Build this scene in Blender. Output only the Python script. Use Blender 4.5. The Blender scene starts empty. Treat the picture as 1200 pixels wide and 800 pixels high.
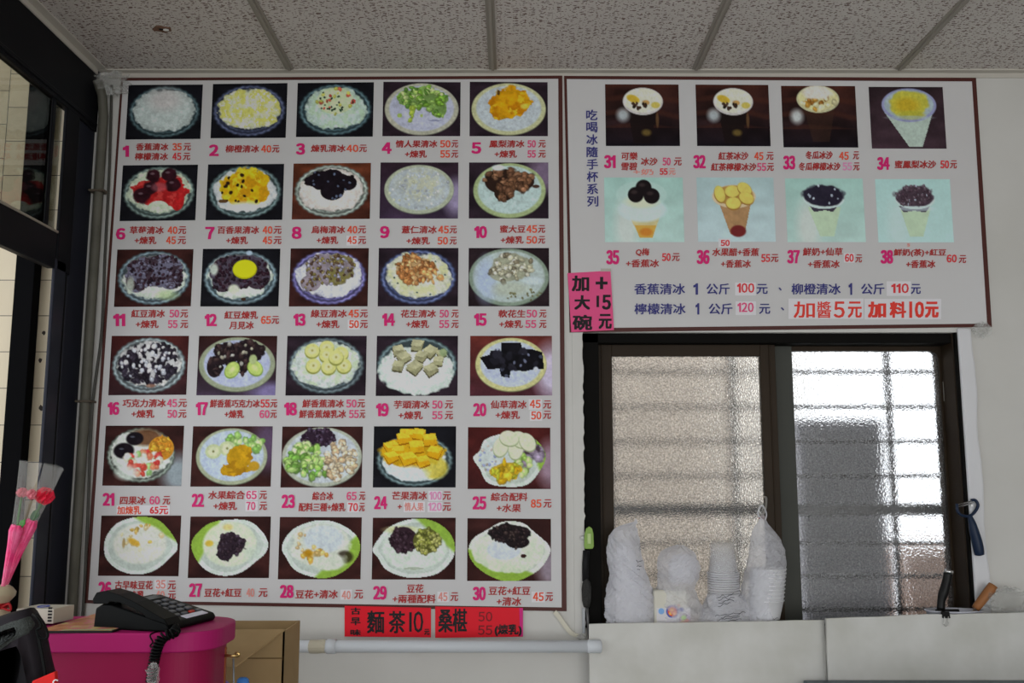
import bpy, math, random
import numpy as np

# ------------------------------------------------------------ camera, world, light, exposure
S = bpy.context.scene
COL = S.collection
FPX, PITCH, CAMY, EYE = 1107.0, math.radians(8.0), -2.7, 1.45
cam_d = bpy.data.cameras.new('camera'); cam_d.sensor_width = 36.0; cam_d.lens = 36.0 * FPX / 1200.0
cam_d.clip_start = 0.02
cam = bpy.data.objects.new('camera', cam_d); COL.objects.link(cam)
cam.location = (0, CAMY, EYE); cam.rotation_euler = (math.pi / 2 + PITCH, 0, 0)
S.camera = cam
w = bpy.data.worlds.new('daylight'); S.world = w; w.use_nodes = True
bgn = w.node_tree.nodes['Background']
bgn.inputs[0].default_value = (0.93, 0.97, 1.0, 1); bgn.inputs[1].default_value = 1.9
def area(name, loc, rot, sx, sy, power, color):
    l = bpy.data.lights.new(name, 'AREA'); l.shape = 'RECTANGLE'; l.size = sx; l.size_y = sy
    l.energy = power; l.color = color
    o = bpy.data.objects.new(name, l); COL.objects.link(o); o.location = loc; o.rotation_euler = rot
    return o
# daylight entering through the open shop front behind the camera
area('shopfront_daylight', (1.7, -5.1, 1.35), (math.radians(90), 0, 0), 3.0, 2.0, 43, (1.0, 0.985, 0.96))
S.view_settings.view_transform = 'Standard'; S.view_settings.look = 'None'
S.view_settings.exposure = 0.0; S.view_settings.gamma = 1.0; S.view_settings.use_curve_mapping = False
S.cycles.use_denoising = True
S.cycles.max_bounces = 12; S.cycles.transparent_max_bounces = 40; S.cycles.transmission_bounces = 12
S.cycles.caustics_refractive = False; S.cycles.caustics_reflective = False

# ------------------------------------------------------------ measuring helpers
CP, SP = math.cos(PITCH), math.sin(PITCH)
def ray(px, py):
    x = (px - 600.0) / FPX; z = (400.0 - py) / FPX
    return x, CP - SP * z, SP + CP * z
def W(px, py, Y=0.0):
    """the point of the vertical plane y = Y that was measured at this spot of the photograph"""
    x, y, z = ray(px, py); t = (Y - CAMY) / y
    return (t * x, Y, EYE + t * z)
def pxm(Y):            # metres per photo pixel about that plane
    return (Y - CAMY) / FPX
# ------------------------------------------------------------ materials
def lin(c):
    return tuple((v / 255 / 12.92) if v / 255 <= 0.04045 else ((v / 255 + 0.055) / 1.055) ** 2.4 for v in c)
MATS = {}
def mat(name, rgb, rough=0.5, metal=0.0, noise=None, spec=0.18, bump=None, emit=None):
    """rgb = linear albedo; noise = (scale, amount, rgb2) mottles; bump = (scale, strength)"""
    if name in MATS: return MATS[name]
    m = bpy.data.materials.new(name); m.use_nodes = True
    nt = m.node_tree; b = nt.nodes['Principled BSDF']
    b.inputs['Base Color'].default_value = (*rgb, 1); b.inputs['Roughness'].default_value = rough
    b.inputs['Metallic'].default_value = metal; b.inputs['Specular IOR Level'].default_value = spec
    if noise or bump:
        tc = nt.nodes.new('ShaderNodeTexCoord')
    if noise:
        n = nt.nodes.new('ShaderNodeTexNoise'); n.inputs['Scale'].default_value = noise[0]; n.inputs['Detail'].default_value = 5
        nt.links.new(tc.outputs['Object'], n.inputs['Vector'])
        r = nt.nodes.new('ShaderNodeValToRGB'); r.color_ramp.elements[0].position = 0.35; r.color_ramp.elements[1].position = 0.35 + noise[1]
        r.color_ramp.elements[0].color = (*noise[2], 1); r.color_ramp.elements[1].color = (*rgb, 1)
        nt.links.new(n.outputs['Fac'], r.inputs['Fac']); nt.links.new(r.outputs['Color'], b.inputs['Base Color'])
    if bump:
        n2 = nt.nodes.new('ShaderNodeTexNoise'); n2.inputs['Scale'].default_value = bump[0]; n2.inputs['Detail'].default_value = 3
        nt.links.new(tc.outputs['Object'], n2.inputs['Vector'])
        bp = nt.nodes.new('ShaderNodeBump'); bp.inputs['Strength'].default_value = bump[1]; bp.inputs['Distance'].default_value = 0.01
        nt.links.new(n2.outputs['Fac'], bp.inputs['Height']); nt.links.new(bp.outputs['Normal'], b.inputs['Normal'])
    MATS[name] = m
    return m
def film(name, tint, clear, rough=0.12, bump=None):
    """thin plastic film: mostly clear, the rest milky and glossy"""
    if name in MATS: return MATS[name]
    m = bpy.data.materials.new(name); m.use_nodes = True; nt = m.node_tree; nt.nodes.clear()
    out = nt.nodes.new('ShaderNodeOutputMaterial'); mx = nt.nodes.new('ShaderNodeMixShader'); mx.inputs[0].default_value = 1 - clear
    tr = nt.nodes.new('ShaderNodeBsdfTransparent'); m2 = nt.nodes.new('ShaderNodeMixShader'); m2.inputs[0].default_value = 0.62
    pr = nt.nodes.new('ShaderNodeBsdfPrincipled'); pr.inputs['Base Color'].default_value = (*tint, 1); pr.inputs['Roughness'].default_value = rough
    tl = nt.nodes.new('ShaderNodeBsdfTranslucent'); tl.inputs['Color'].default_value = (*tint, 1)
    nt.links.new(tl.outputs[0], m2.inputs[1]); nt.links.new(pr.outputs[0], m2.inputs[2])
    nt.links.new(tr.outputs[0], mx.inputs[1]); nt.links.new(m2.outputs[0], mx.inputs[2]); nt.links.new(mx.outputs[0], out.inputs[0])
    if bump:
        tc = nt.nodes.new('ShaderNodeTexCoord'); n = nt.nodes.new('ShaderNodeTexNoise'); n.inputs['Scale'].default_value = bump[0]; n.inputs['Detail'].default_value = 4
        nt.links.new(tc.outputs['Object'], n.inputs['Vector'])
        bp = nt.nodes.new('ShaderNodeBump'); bp.inputs['Strength'].default_value = bump[1]; bp.inputs['Distance'].default_value = 0.01
        nt.links.new(n.outputs['Fac'], bp.inputs['Height']); nt.links.new(bp.outputs['Normal'], pr.inputs['Normal']); nt.links.new(bp.outputs['Normal'], tl.inputs['Normal'])
    MATS[name] = m
    return m
def clear_glass(name, tint, refl):
    m = bpy.data.materials.new(name); m.use_nodes = True; nt = m.node_tree; nt.nodes.clear()
    out = nt.nodes.new('ShaderNodeOutputMaterial'); mx = nt.nodes.new('ShaderNodeMixShader'); mx.inputs[0].default_value = refl
    tr = nt.nodes.new('ShaderNodeBsdfTransparent'); tr.inputs[0].default_value = (*tint, 1)
    gl = nt.nodes.new('ShaderNodeBsdfGlossy'); gl.inputs['Roughness'].default_value = 0.03
    nt.links.new(tr.outputs[0], mx.inputs[1]); nt.links.new(gl.outputs[0], mx.inputs[2]); nt.links.new(mx.outputs[0], out.inputs[0])
    return m
def frosted(name, rough, scale, strength, tint, pebble):
    m = bpy.data.materials.new(name); m.use_nodes = True; nt = m.node_tree; nt.nodes.clear()
    out = nt.nodes.new('ShaderNodeOutputMaterial'); g = nt.nodes.new('ShaderNodeBsdfRefraction')
    g.inputs['Roughness'].default_value = rough; g.inputs['IOR'].default_value = 1.3; g.inputs['Color'].default_value = (*tint, 1)
    gl = nt.nodes.new('ShaderNodeBsdfGlossy'); gl.inputs['Roughness'].default_value = 0.25
    # the moulded pebble pattern of the glass passes light unevenly
    tc0 = nt.nodes.new('ShaderNodeTexCoord'); ns = nt.nodes.new('ShaderNodeTexNoise'); ns.inputs['Scale'].default_value = pebble[0]; ns.inputs['Detail'].default_value = 2.0
    nt.links.new(tc0.outputs['Object'], ns.inputs['Vector']); rp = nt.nodes.new('ShaderNodeValToRGB'); e = rp.color_ramp.elements
    e[0].position = .36; e[1].position = .64; e[0].color = (*[v * (1 - pebble[1]) for v in tint], 1); e[1].color = (*tint, 1)
    nt.links.new(ns.outputs['Fac'], rp.inputs['Fac']); nt.links.new(rp.outputs['Color'], g.inputs['Color'])
    mx = nt.nodes.new('ShaderNodeMixShader'); mx.inputs[0].default_value = 0.06
    tc = nt.nodes.new('ShaderNodeTexCoord'); n = nt.nodes.new('ShaderNodeTexNoise'); n.inputs['Scale'].default_value = scale; n.inputs['Detail'].default_value = 1.5
    nt.links.new(tc.outputs['Object'], n.inputs['Vector'])
    bp = nt.nodes.new('ShaderNodeBump'); bp.inputs['Strength'].default_value = strength; bp.inputs['Distance'].default_value = 0.004
    nt.links.new(n.outputs['Fac'], bp.inputs['Height']); nt.links.new(bp.outputs['Normal'], g.inputs['Normal']); nt.links.new(bp.outputs['Normal'], gl.inputs['Normal'])
    nt.links.new(g.outputs[0], mx.inputs[1]); nt.links.new(gl.outputs[0], mx.inputs[2]); nt.links.new(mx.outputs[0], out.inputs[0])
    return m
# ------------------------------------------------------------ mesh helpers
class MB:
    """collects verts and faces, then links them as ONE mesh object"""
    def __init__(s): s.v = []; s.f = []; s.mi = []
    def add(s, vs, fs, mi=0):
        k = len(s.v); s.v += [tuple(p) for p in vs]; s.f += [tuple(i + k for i in f) for f in fs]; s.mi += [mi] * len(fs)
        return s
    def box(s, x0, x1, y0, y1, z0, z1, mi=0):
        vs = [(x, y, z) for z in (z0, z1) for y in (y0, y1) for x in (x0, x1)]
        return s.add(vs, [(0, 2, 3, 1), (4, 5, 7, 6), (0, 1, 5, 4), (2, 6, 7, 3), (0, 4, 6, 2), (1, 3, 7, 5)], mi)
    def prism(s, pts, d, mi=0):
        """pts = planar 3-D outline, d = extrusion vector"""
        n = len(pts); q = [(p[0] + d[0], p[1] + d[1], p[2] + d[2]) for p in pts]
        return s.add(list(pts) + q, [tuple(range(n)), tuple(range(2 * n - 1, n - 1, -1))] + [(i, i + n, (i + 1) % n + n, (i + 1) % n) for i in range(n)], mi)
    def tube(s, path, r, n=10, mi=0, cap=True):
        path = [np.array(p, float) for p in path]; k = len(path)
        rs = r if isinstance(r, (list, tuple)) else [r] * k
        T = [path[min(i + 1, k - 1)] - path[max(i - 1, 0)] for i in range(k)]; T = [t / (np.linalg.norm(t) + 1e-9) for t in T]
        a = np.array((0, 0, 1.0)) if abs(T[0][2]) < 0.9 else np.array((1.0, 0, 0))
        u = np.cross(T[0], a); u /= np.linalg.norm(u); vs = []
        for i in range(k):
            u = u - T[i] * (u @ T[i]); u /= (np.linalg.norm(u) + 1e-9); b = np.cross(T[i], u)
            for j in range(n):
                t = 2 * math.pi * j / n; vs.append(path[i] + rs[i] * (math.cos(t) * u + math.sin(t) * b))
        fs = [(i * n + j, i * n + (j + 1) % n, (i + 1) * n + (j + 1) % n, (i + 1) * n + j) for i in range(k - 1) for j in range(n)]
        if cap: fs += [tuple(range(n - 1, -1, -1)), tuple((k - 1) * n + j for j in range(n))]
        return s.add(vs, fs, mi)
    def lathe(s, prof, c, n=24, mi=0, axis=None, sx=1.0, sy=1.0, wob=None):
        """prof = [(radius, height)] about a vertical axis through c (or along `axis`)"""
        c = np.array(c, float); k = len(prof)
        if axis is None: ux, uy, uz = np.eye(3)
        else:
            uz = np.array(axis, float); uz /= np.linalg.norm(uz); a = np.array((1.0, 0, 0)) if abs(uz[0]) < 0.9 else np.array((0, 1.0, 0))
            ux = a - uz * (a @ uz); ux /= np.linalg.norm(ux); uy = np.cross(uz, ux)
        vs = []
        for i, (r, h) in enumerate(prof):
            for j in range(n):
                t = 2 * math.pi * j / n; q = r * (wob(t, h) if wob else 1)
                vs.append(c + q * sx * math.cos(t) * ux + q * sy * math.sin(t) * uy + h * uz)
        return s.add(vs, [(i * n + j, i * n + (j + 1) % n, (i + 1) * n + (j + 1) % n, (i + 1) * n + j) for i in range(k - 1) for j in range(n)], mi)
    def build(s, name, mats, parent=None, smooth=False, bevel=0, label=None, kind=None, subsurf=0, seg=2):
        off = parent.matrix_world_loc if False else (WORLD.get(parent.name, (0, 0, 0)) if parent else (0, 0, 0))
        me = bpy.data.meshes.new(name)
        me.from_pydata([(a - off[0], b - off[1], c - off[2]) for a, b, c in s.v], [], s.f)
        for m in (mats if isinstance(mats, (list, tuple)) else [mats]): me.materials.append(m)
        me.polygons.foreach_set('material_index', s.mi)
        if smooth: me.polygons.foreach_set('use_smooth', [True] * len(s.f))
        me.update()
        o = bpy.data.objects.new(name, me); COL.objects.link(o)
        if parent: o.parent = parent; WORLD[o.name] = off
        if bevel:
            bm = o.modifiers.new('bevel', 'BEVEL'); bm.width = bevel; bm.segments = seg; bm.limit_method = 'ANGLE'
        if subsurf:
            sm = o.modifiers.new('smooth', 'SUBSURF'); sm.levels = sm.render_levels = subsurf
        if label: o['label'] = label
        if kind: o['kind'] = kind
        return o
WORLD = {}
def thing(name, loc, label, cat, group=None, kind=None):
    o = bpy.data.objects.new(name, None); COL.objects.link(o); o.location = loc; o.empty_display_size = 0.02
    WORLD[o.name] = tuple(loc)
    if label: o['label'] = label
    if cat: o['category'] = cat
    if group: o['group'] = group
    if kind: o['kind'] = kind
    return o
def tag(o, label, cat, group=None, kind=None):
    o['label'] = label; o['category'] = cat
    if group: o['group'] = group
    if kind: o['kind'] = kind
    return o
def struct(o, label=None):
    o['kind'] = 'structure'
    if label: o['label'] = label
    return o
def dup(root, loc, label=None):
    r = root.copy(); COL.objects.link(r); r.location = loc
    if label: r['label'] = label
    for ch in list(root.children):
        c = ch.copy(); COL.objects.link(c); c.parent = r
        for g in ch.children:
            d = g.copy(); COL.objects.link(d); d.parent = c
    return r
def bez(p0, p1, p2, p3, n=12):
    P = [np.array(p, float) for p in (p0, p1, p2, p3)]; out = []
    for i in range(n + 1):
        t = i / n; out.append((1-t)**3 * P[0] + 3*(1-t)**2*t * P[1] + 3*(1-t)*t*t * P[2] + t**3 * P[3])
    return out
def spline(pts, n=6):
    P = [np.array(p, float) for p in pts]; P = [2*P[0]-P[1]] + P + [2*P[-1]-P[-2]]; out = []
    for i in range(1, len(P) - 2):
        for k in range(n):
            t = k / n
            out.append(0.5*((2*P[i]) + (-P[i-1]+P[i+1])*t + (2*P[i-1]-5*P[i]+4*P[i+1]-P[i+2])*t*t + (-P[i-1]+3*P[i]-3*P[i+1]+P[i+2])*t**3))
    out.append(P[-2]); return out
# ------------------------------------------------------------ lettering
GLYPHS = {}
ONE = {'\uff11': [(0, .60), (.09, .63), (.16, .68), (.19, .73), (.30, .73), (.30, 0), (.165, 0), (.165, .55), (.10, .50), (0, .47)], '|': [(0, 0), (.07, 0), (.07, .73), (0, .73)]}
def raw_glyph(text):
    if text in ONE:                                       # a plain one without a foot, as on the menu
        p = ONE[text]; return np.array(p), [tuple(range(len(p)))]
    cu = bpy.data.curves.new('lettering', 'FONT'); cu.body = text; cu.resolution_u = 2
    ob = bpy.data.objects.new('lettering', cu); COL.objects.link(ob)
    me = bpy.data.meshes.new_from_object(ob.evaluated_get(bpy.context.evaluated_depsgraph_get()))
    v = np.array([(p.co.x, p.co.y) for p in me.vertices]); f = [tuple(p.vertices) for p in me.polygons]
    bpy.data.objects.remove(ob); bpy.data.curves.remove(cu); bpy.data.meshes.remove(me)
    return v, f
def glyphs(text):
    if text in GLYPHS: return GLYPHS[text]
    if text.isdigit():                                    # figures set one by one, close together
        vs, fs, x = [], [], 0.0
        for ch in text:
            v, f = raw_glyph(chr(ord(ch) + 0xFEE0)); v = v - np.array((v[:, 0].min(), 0)); k0 = sum(len(a) for a in vs)
            vs.append(v + np.array((x, 0))); fs += [tuple(i + k0 for i in g) for g in f]; x += v[:, 0].max() + 0.11
        v, f = np.concatenate(vs), fs
    else: v, f = raw_glyph(text)
    mn, mx = v.min(0), v.max(0); v = (v - mn) / np.maximum(mx - mn, 1e-6)
    GLYPHS[text] = (v, f); return GLYPHS[text]
def put_text(mb, text, x0, y0, x1, y1, Y, mi=0, bold=0.0, rot=0.0, shear=0.0):
    """lettering whose measured box on plane Y runs x0..x1, y0..y1 (photo pixels); bold = stroke growth in pixels"""
    v, f = glyphs(text); cx, cy = (x0 + x1) / 2, (y0 + y1) / 2
    c, s_ = math.cos(rot), math.sin(rot); h = bold / 2
    st = (-h, 0, h) if bold > 1.25 else (-h, h)
    for k, (ox, oy) in enumerate([(a, b * .7) for a in st for b in st] if bold else [(0, 0)]):
        out = []
        for a, b in v:
            dx = x0 + h + a * (x1 - x0 - 2 * h) + shear * (b - .5) * (y1 - y0) - cx + ox; dy = y1 - h - b * (y1 - y0 - 2 * h) - cy + oy
            out.append(W(cx + c * dx - s_ * dy, cy + s_ * dx + c * dy, Y - k * 1e-5))
        mb.add(out, f, mi)
# ------------------------------------------------------------ the room
XL, ZC = -1.235, 2.646
HX0, HX1, HZ0, HZ1 = 0.203, 1.288, 0.99, 1.856            # window opening in the back wall
m_wall = mat('painted_plaster', (0.605, 0.595, 0.572), 0.6, noise=(2.2, 0.35, (0.54, 0.53, 0.50)), bump=(9, 0.12))
m_dark = mat('dark_bronze_aluminium', (0.008, 0.0085, 0.011), 0.4, spec=.07, noise=(6, .5, (0.005, 0.005, 0.007)))
m_floor = mat('terrazzo', (0.30, 0.28, 0.25), 0.35, noise=(60, 0.2, (0.18, 0.17, 0.15)))
b = MB()
b.box(-1.30, HX0, 0, 0.16, 0, 2.75); b.box(HX1, 2.6, 0, 0.16, 0, 2.75)
b.box(HX0, HX1, 0, 0.16, HZ1, 2.75); b.box(HX0, HX1, 0, 0.16, 0, HZ0)
struct(b.build('wall_back', m_wall))
struct(MB().box(2.6, 2.75, -5.3, 0.16, 0, 2.75).build('wall_right', m_wall))
struct(MB().box(-1.4, 2.75, -5.3, 0.16, -0.1, 0).build('floor', m_floor))

def ceiling_material():
    m = bpy.data.materials.new('fissured_ceiling_tile'); m.use_nodes = True; nt = m.node_tree; bs = nt.nodes['Principled BSDF']
    bs.inputs['Roughness'].default_value = 0.9
    tc = nt.nodes.new('ShaderNodeTexCoord')
    def layer(sx, sy, thr, jit):
        mp = nt.nodes.new('ShaderNodeMapping'); mp.inputs['Scale'].default_value = (sx, sy, 1)
        nz = nt.nodes.new('ShaderNodeTexNoise'); nz.inputs['Scale'].default_value = jit[0]
        nt.links.new(tc.outputs['Object'], nz.inputs['Vector'])
        ma = nt.nodes.new('ShaderNodeVectorMath'); ma.operation = 'SCALE'; ma.inputs['Scale'].default_value = jit[1]
        nt.links.new(nz.outputs['Color'], ma.inputs[0])
        ad = nt.nodes.new('ShaderNodeVectorMath'); nt.links.new(tc.outputs['Object'], ad.inputs[0]); nt.links.new(ma.outputs[0], ad.inputs[1])
        nt.links.new(ad.outputs[0], mp.inputs['Vector'])
        vo = nt.nodes.new('ShaderNodeTexVoronoi'); vo.voronoi_dimensions = '2D'; vo.inputs['Scale'].default_value = 1
        nt.links.new(mp.outputs[0], vo.inputs['Vector'])
        # each cell keeps its own fissure length: some cells have none
        sep = nt.nodes.new('ShaderNodeSeparateColor'); nt.links.new(vo.outputs['Color'], sep.inputs[0])
        mu = nt.nodes.new('ShaderNodeMath'); mu.operation = 'MULTIPLY'; mu.inputs[1].default_value = thr; nt.links.new(sep.outputs[0], mu.inputs[0])
        lt = nt.nodes.new('ShaderNodeMath'); lt.operation = 'LESS_THAN'; nt.links.new(vo.outputs['Distance'], lt.inputs[0]); nt.links.new(mu.outputs[0], lt.inputs[1])
        return lt
    a = layer(46, 120, 0.31, (30, 0.012)); c = layer(95, 120, 0.27, (40, 0.01))
    mx = nt.nodes.new('ShaderNodeMath'); mx.operation = 'MAXIMUM'; nt.links.new(a.outputs[0], mx.inputs[0]); nt.links.new(c.outputs[0], mx.inputs[1])
    n = nt.nodes.new('ShaderNodeTexNoise'); n.inputs['Scale'].default_value = 5; nt.links.new(tc.outputs['Object'], n.inputs['Vector'])
    r = nt.nodes.new('ShaderNodeValToRGB'); r.color_ramp.elements[0].color = (0.50, 0.46, 0.43, 1); r.color_ramp.elements[1].color = (0.60, 0.565, 0.53, 1)
    nt.links.new(n.outputs['Fac'], r.inputs['Fac'])
    mc = nt.nodes.new('ShaderNodeMix'); mc.data_type = 'RGBA'; nt.links.new(mx.outputs[0], mc.inputs[0]); nt.links.new(r.outputs[0], mc.inputs[6])
    mc.inputs[7].default_value = (0.15, 0.095, 0.08, 1)
    nt.links.new(mc.outputs[2], bs.inputs['Base Color'])
    return m
struct(MB().box(-1.4, 2.75, -5.3, 0.16, ZC, ZC + 0.08).build('ceiling', ceiling_material()))
m_tbar = mat('grey_ceiling_bar', (0.29, 0.265, 0.23), 0.5)
G0, G = -0.6615, 0.6045                                      # ceiling grid lines
k = 1
for i in range(6):
    x = G0 + i * G
    t = MB().box(x - 0.012, x + 0.012, -5.3, -0.03, ZC - 0.004, ZC).box(x - 0.004, x + 0.004, -5.3, -0.03, ZC - 0.009, ZC - 0.004)
    struct(t.build('trim_%d' % k, m_tbar)); k += 1
for y in (-1.215, -2.43, -3.645):
    struct(MB().box(-1.235, 2.6, y - 0.012, y + 0.012, ZC - 0.0035, ZC).build('trim_%d' % k, m_tbar)); k += 1
# angle moulding where the ceiling meets the back wall and the shopfront
m_angle = mat('pale_wall_angle', (0.50, 0.47, 0.42), 0.5)
struct(MB().box(-1.235, 2.6, -0.026, 0, ZC - 0.004, ZC).box(-1.235, 2.6, -0.004, 0, ZC - 0.018, ZC - 0.004).build('trim_%d' % k, m_angle)); k += 1
struct(MB().box(XL, XL + 0.028, -5.3, -0.03, ZC - 0.004, ZC).box(XL, XL + 0.004, -5.3, -0.03, ZC - 0.02, ZC - 0.004).build('trim_%d' % k, m_angle)); k += 1
# broken spot in one ceiling tile
def on_ceiling(px, py, z=ZC - 0.001):
    x, y, zz = ray(px, py); t = (z - EYE) / zz
    return (t * x, CAMY + t * y, z)
hc = on_ceiling(191, 34); rnd = random.Random(3)
ring = [(hc[0] + 0.026 * math.cos(a) * rnd.uniform(.7, 1.2), hc[1] + 0.018 * math.sin(a) * rnd.uniform(.6, 1.2)) for a in np.linspace(0, 2 * math.pi, 12, endpoint=False)]
b = MB().prism([(x, y, ZC - 0.003) for x, y in ring], (0, 0, 0.003))
b.prism([(hc[0] + 0.008 + 0.008 * math.cos(a), hc[1] + 0.006 * math.sin(a), ZC - 0.0045) for a in np.linspace(0, 2 * math.pi, 9, endpoint=False)], (0, 0, 0.0014), 1)
b.prism([(hc[0] - 0.004 + 0.006 * math.cos(a), hc[1] - 0.003 + 0.004 * math.sin(a), ZC - 0.0045) for a in np.linspace(0, 2 * math.pi, 7, endpoint=False)], (0, 0, 0.0014), 2)
struct(b.build('trim_%d' % k, [mat('torn_board', (0.16, 0.09, 0.06), .9), mat('white_fibre', (0.75, 0.75, 0.72), .9), mat('dark_gap', (0.01, 0.01, 0.01), .9)]), 'torn hole in the ceiling tile'); k += 1

# ---- shopfront on the left: dark aluminium door frame with a transom light
door = thing('door_1', (XL, -0.5, 0), None, None, kind='structure')
D0, D1 = XL - 0.022, XL
DJ = XL - 0.010
b = MB().box(D0, D1, -5.3, 0, 2.458, ZC); b.box(D0, D1 + .004, -5.3, -0.0, 2.47, 2.482)
b.build('header', m_dark, door, bevel=.002)
b = MB().box(D0, D1, -5.3, -0.2, 2.0, 2.106); b.build('transom_bar', m_dark, door, bevel=.003)
MB().box(D0, D1 + .003, -5.3, -0.2, 2.098, 2.104).build('bar_highlight', mat('painted_edge_highlight', (0.30, 0.27, 0.22), .4), door)  # highlight along the bar's top edge, painted in as a pale strip
m_blue = mat('blue_black_metal', (0.012, 0.013, 0.022), 0.36, spec=.15, noise=(5, .5, (0.017, 0.019, 0.03)))
b = MB().box(DJ, D1, -0.198, -0.135, 0, 2.03); b.build('jamb', m_blue, door, bevel=.004)
b = MB().box(DJ - .006, D1 - .006, -0.112, -0.0, 0, 2.46); b.build('jamb', m_blue, door, bevel=.004)
MB().box(DJ - .008, D1 - .008, -0.14, -0.10, 0, 2.46).build('groove', mat('black_groove', (0.004, 0.004, 0.005), .8), door)
b = MB().box(DJ, D1, -0.19, -0.112, 2.0, 2.46).box(DJ, D1 - .004, -0.262, -0.243, 2.106, 2.46); b.build('mullion', m_dark, door, bevel=.003)
MB().box(D0, D1, -1.72, -1.64, 0, 2.0).build('mullion', m_dark, door, bevel=.003)
MB().box(XL - .014, XL - .010, -5.3, -0.2, 2.106, 2.458).build('transom_glass', clear_glass('tinted_glass', (0.62, 0.62, 0.58), 0.07), door)
MB().box(XL - .055, XL, -5.3, -5.2, 0, ZC).build('mullion', m_dark, door)

# ---- tiled outside wall seen through the door
def tile_material():
    m = bpy.data.materials.new('cream_glazed_tile'); m.use_nodes = True; nt = m.node_tree; bs = nt.nodes['Principled BSDF']
    bs.inputs['Roughness'].default_value = 0.3
    tc = nt.nodes.new('ShaderNodeTexCoord'); mp = nt.nodes.new('ShaderNodeMapping'); mp.inputs['Rotation'].default_value = (math.pi / 2, 0, math.pi / 2)
    sep = nt.nodes.new('ShaderNodeSeparateXYZ'); nt.links.new(tc.outputs['Object'], sep.inputs[0])
    cmb = nt.nodes.new('ShaderNodeCombineXYZ'); nt.links.new(sep.outputs['Z'], cmb.inputs['X']); nt.links.new(sep.outputs['X'], cmb.inputs['Y'])
    br = nt.nodes.new('ShaderNodeTexBrick'); br.inputs['Scale'].default_value = 1.0; br.inputs['Brick Width'].default_value = 0.106; br.inputs['Row Height'].default_value = 0.066
    br.inputs['Mortar Size'].default_value = 0.0012; br.inputs['Mortar Smooth'].default_value = 0.1; br.offset = 0.5
    br.inputs['Color1'].default_value = (0.60, 0.51, 0.36, 1); br.inputs['Color2'].default_value = (0.53, 0.445, 0.315, 1); br.inputs['Mortar'].default_value = (0.06, 0.05, 0.04, 1)
    nt.links.new(cmb.outputs[0], br.inputs['Vector']); nt.links.new(br.outputs['Color'], bs.inputs['Base Color'])
    return m
struct(MB().box(-3.4, XL - 0.06, 0.02, 0.2, -0.1, 3.3).build('wall_outside', tile_material()))
pA, pB = W(28, 300, -0.0), W(47, 300, -0.0)
struct(MB().box(pA[0], pB[0], -0.03, 0.015, -0.1, 3.3).box(pA[0] - .004, pB[0] + .004, -0.034, -0.03, -0.1, 3.3).build('trim_%d' % k, mat('black_downpipe', (0.004, 0.004, 0.0045), .8, spec=.02), bevel=.004), 'black steel post in front of the outside tiles'); k += 1
struct(MB().box(-3.4, XL - .06, -5.3, 0.02, -0.15, -0.02).build('pavement', mat('concrete', (0.35, 0.34, 0.32), .9, noise=(8, .3, (.28, .27, .25)))))
# chipped tiles
chip = mat('chipped_mortar', (0.05, 0.04, 0.035), .95)
for (px, py, r) in ((48.5, 478, .007), (47, 422, .005), (51, 390, .005), (51.5, 492, .0045)):
    c = W(px, py, 0.018); rr = random.Random(int(py))
    pts = [(c[0] + r * math.cos(a) * rr.uniform(.6, 1.3), 0.0185, c[2] + 1.3 * r * math.sin(a) * rr.uniform(.6, 1.3)) for a in np.linspace(0, 2 * math.pi, 9, endpoint=False)]
    struct(MB().prism(pts, (0, 0.002, 0)).build('trim_%d' % k, chip), 'chipped spot in the outside tiles'); k += 1

# ---- the sliding window in the back wall
win = thing('window_1', (0.74, 0.08, HZ0), None, None, kind='structure')
m_void = mat('black_old_frame', (0.005, 0.0045, 0.004), .6, spec=.05)
m_brown = mat('brown_aluminium', (0.036, 0.024, 0.014), 0.45, spec=.09, noise=(7, .5, (0.027, 0.018, 0.011)))
m_grey = mat('grey_aluminium', (0.075, 0.077, 0.068), .5, spec=.1, noise=(4, .5, (0.058, 0.06, 0.052)))
Yl, Yr = 0.06, 0.09
def wx(px, py, Y): return W(px, py, Y)[0]
def wz(px, py, Y): return W(px, py, Y)[2]
b = MB()
b.box(HX0, wx(702, 560, Yl), 0.02, 0.15, HZ0, HZ1); b.box(HX1 - .010, HX1, -0.003, 0.012, HZ0, HZ1)
b.box(HX0, HX1, 0.02, 0.15, wz(700, 404, Yl), HZ1); b.box(HX0, HX1, 0.02, 0.15, HZ0, HZ0 + 0.012)
b.build('outer_frame', m_void, win, bevel=.002)
MB().box(HX1 - .012, HX1, 0.012, 0.15, HZ0, HZ1).build('jamb_lining', m_brown, win, bevel=.002)
x0, x1, x2, x3 = wx(701, 560, Yl), wx(719, 560, Yl), wx(896, 560, Yl), wx(914, 560, Yl)
zt, zg, zb = wz(800, 403, Yl), wz(800, 417, Yl), HZ0 + .012
b = MB().box(x0, x1, Yl, Yl + .025, zb, zt).box(x2, x3, Yl, Yl + .025, zb, zt).box(x1, x2, Yl, Yl + .025, zg, zt).box(x1, x2, Yl, Yl + .025, zb, zb + .022)
b.box(x0 + .012, x0 + .017, Yl - .004, Yl, zb, zt).box(x3 - .02, x3 - .016, Yl - .004, Yl, zb, zt)
b.build('sash', m_brown, win, bevel=.0015)
b = MB().box(x1, x2, Yl + .008, Yl + .013, zb + .022, zg); b.build('frosted_pane', frosted('pebbled_glass', 0.06, 260, 0.6, (1.0, 0.985, 0.96), (190, .32)), win)
r0, r1, r2 = wx(934, 560, Yr), wx(1109, 560, Yr), wx(1127, 560, Yr)
ztr, zgr = wz(1000, 403, Yr), wz(1000, 411, Yr)
b = MB().box(x3 - .02, r0, Yr, Yr + .022, zb, ztr); b.build('stile', m_grey, win, bevel=.0015)
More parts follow.
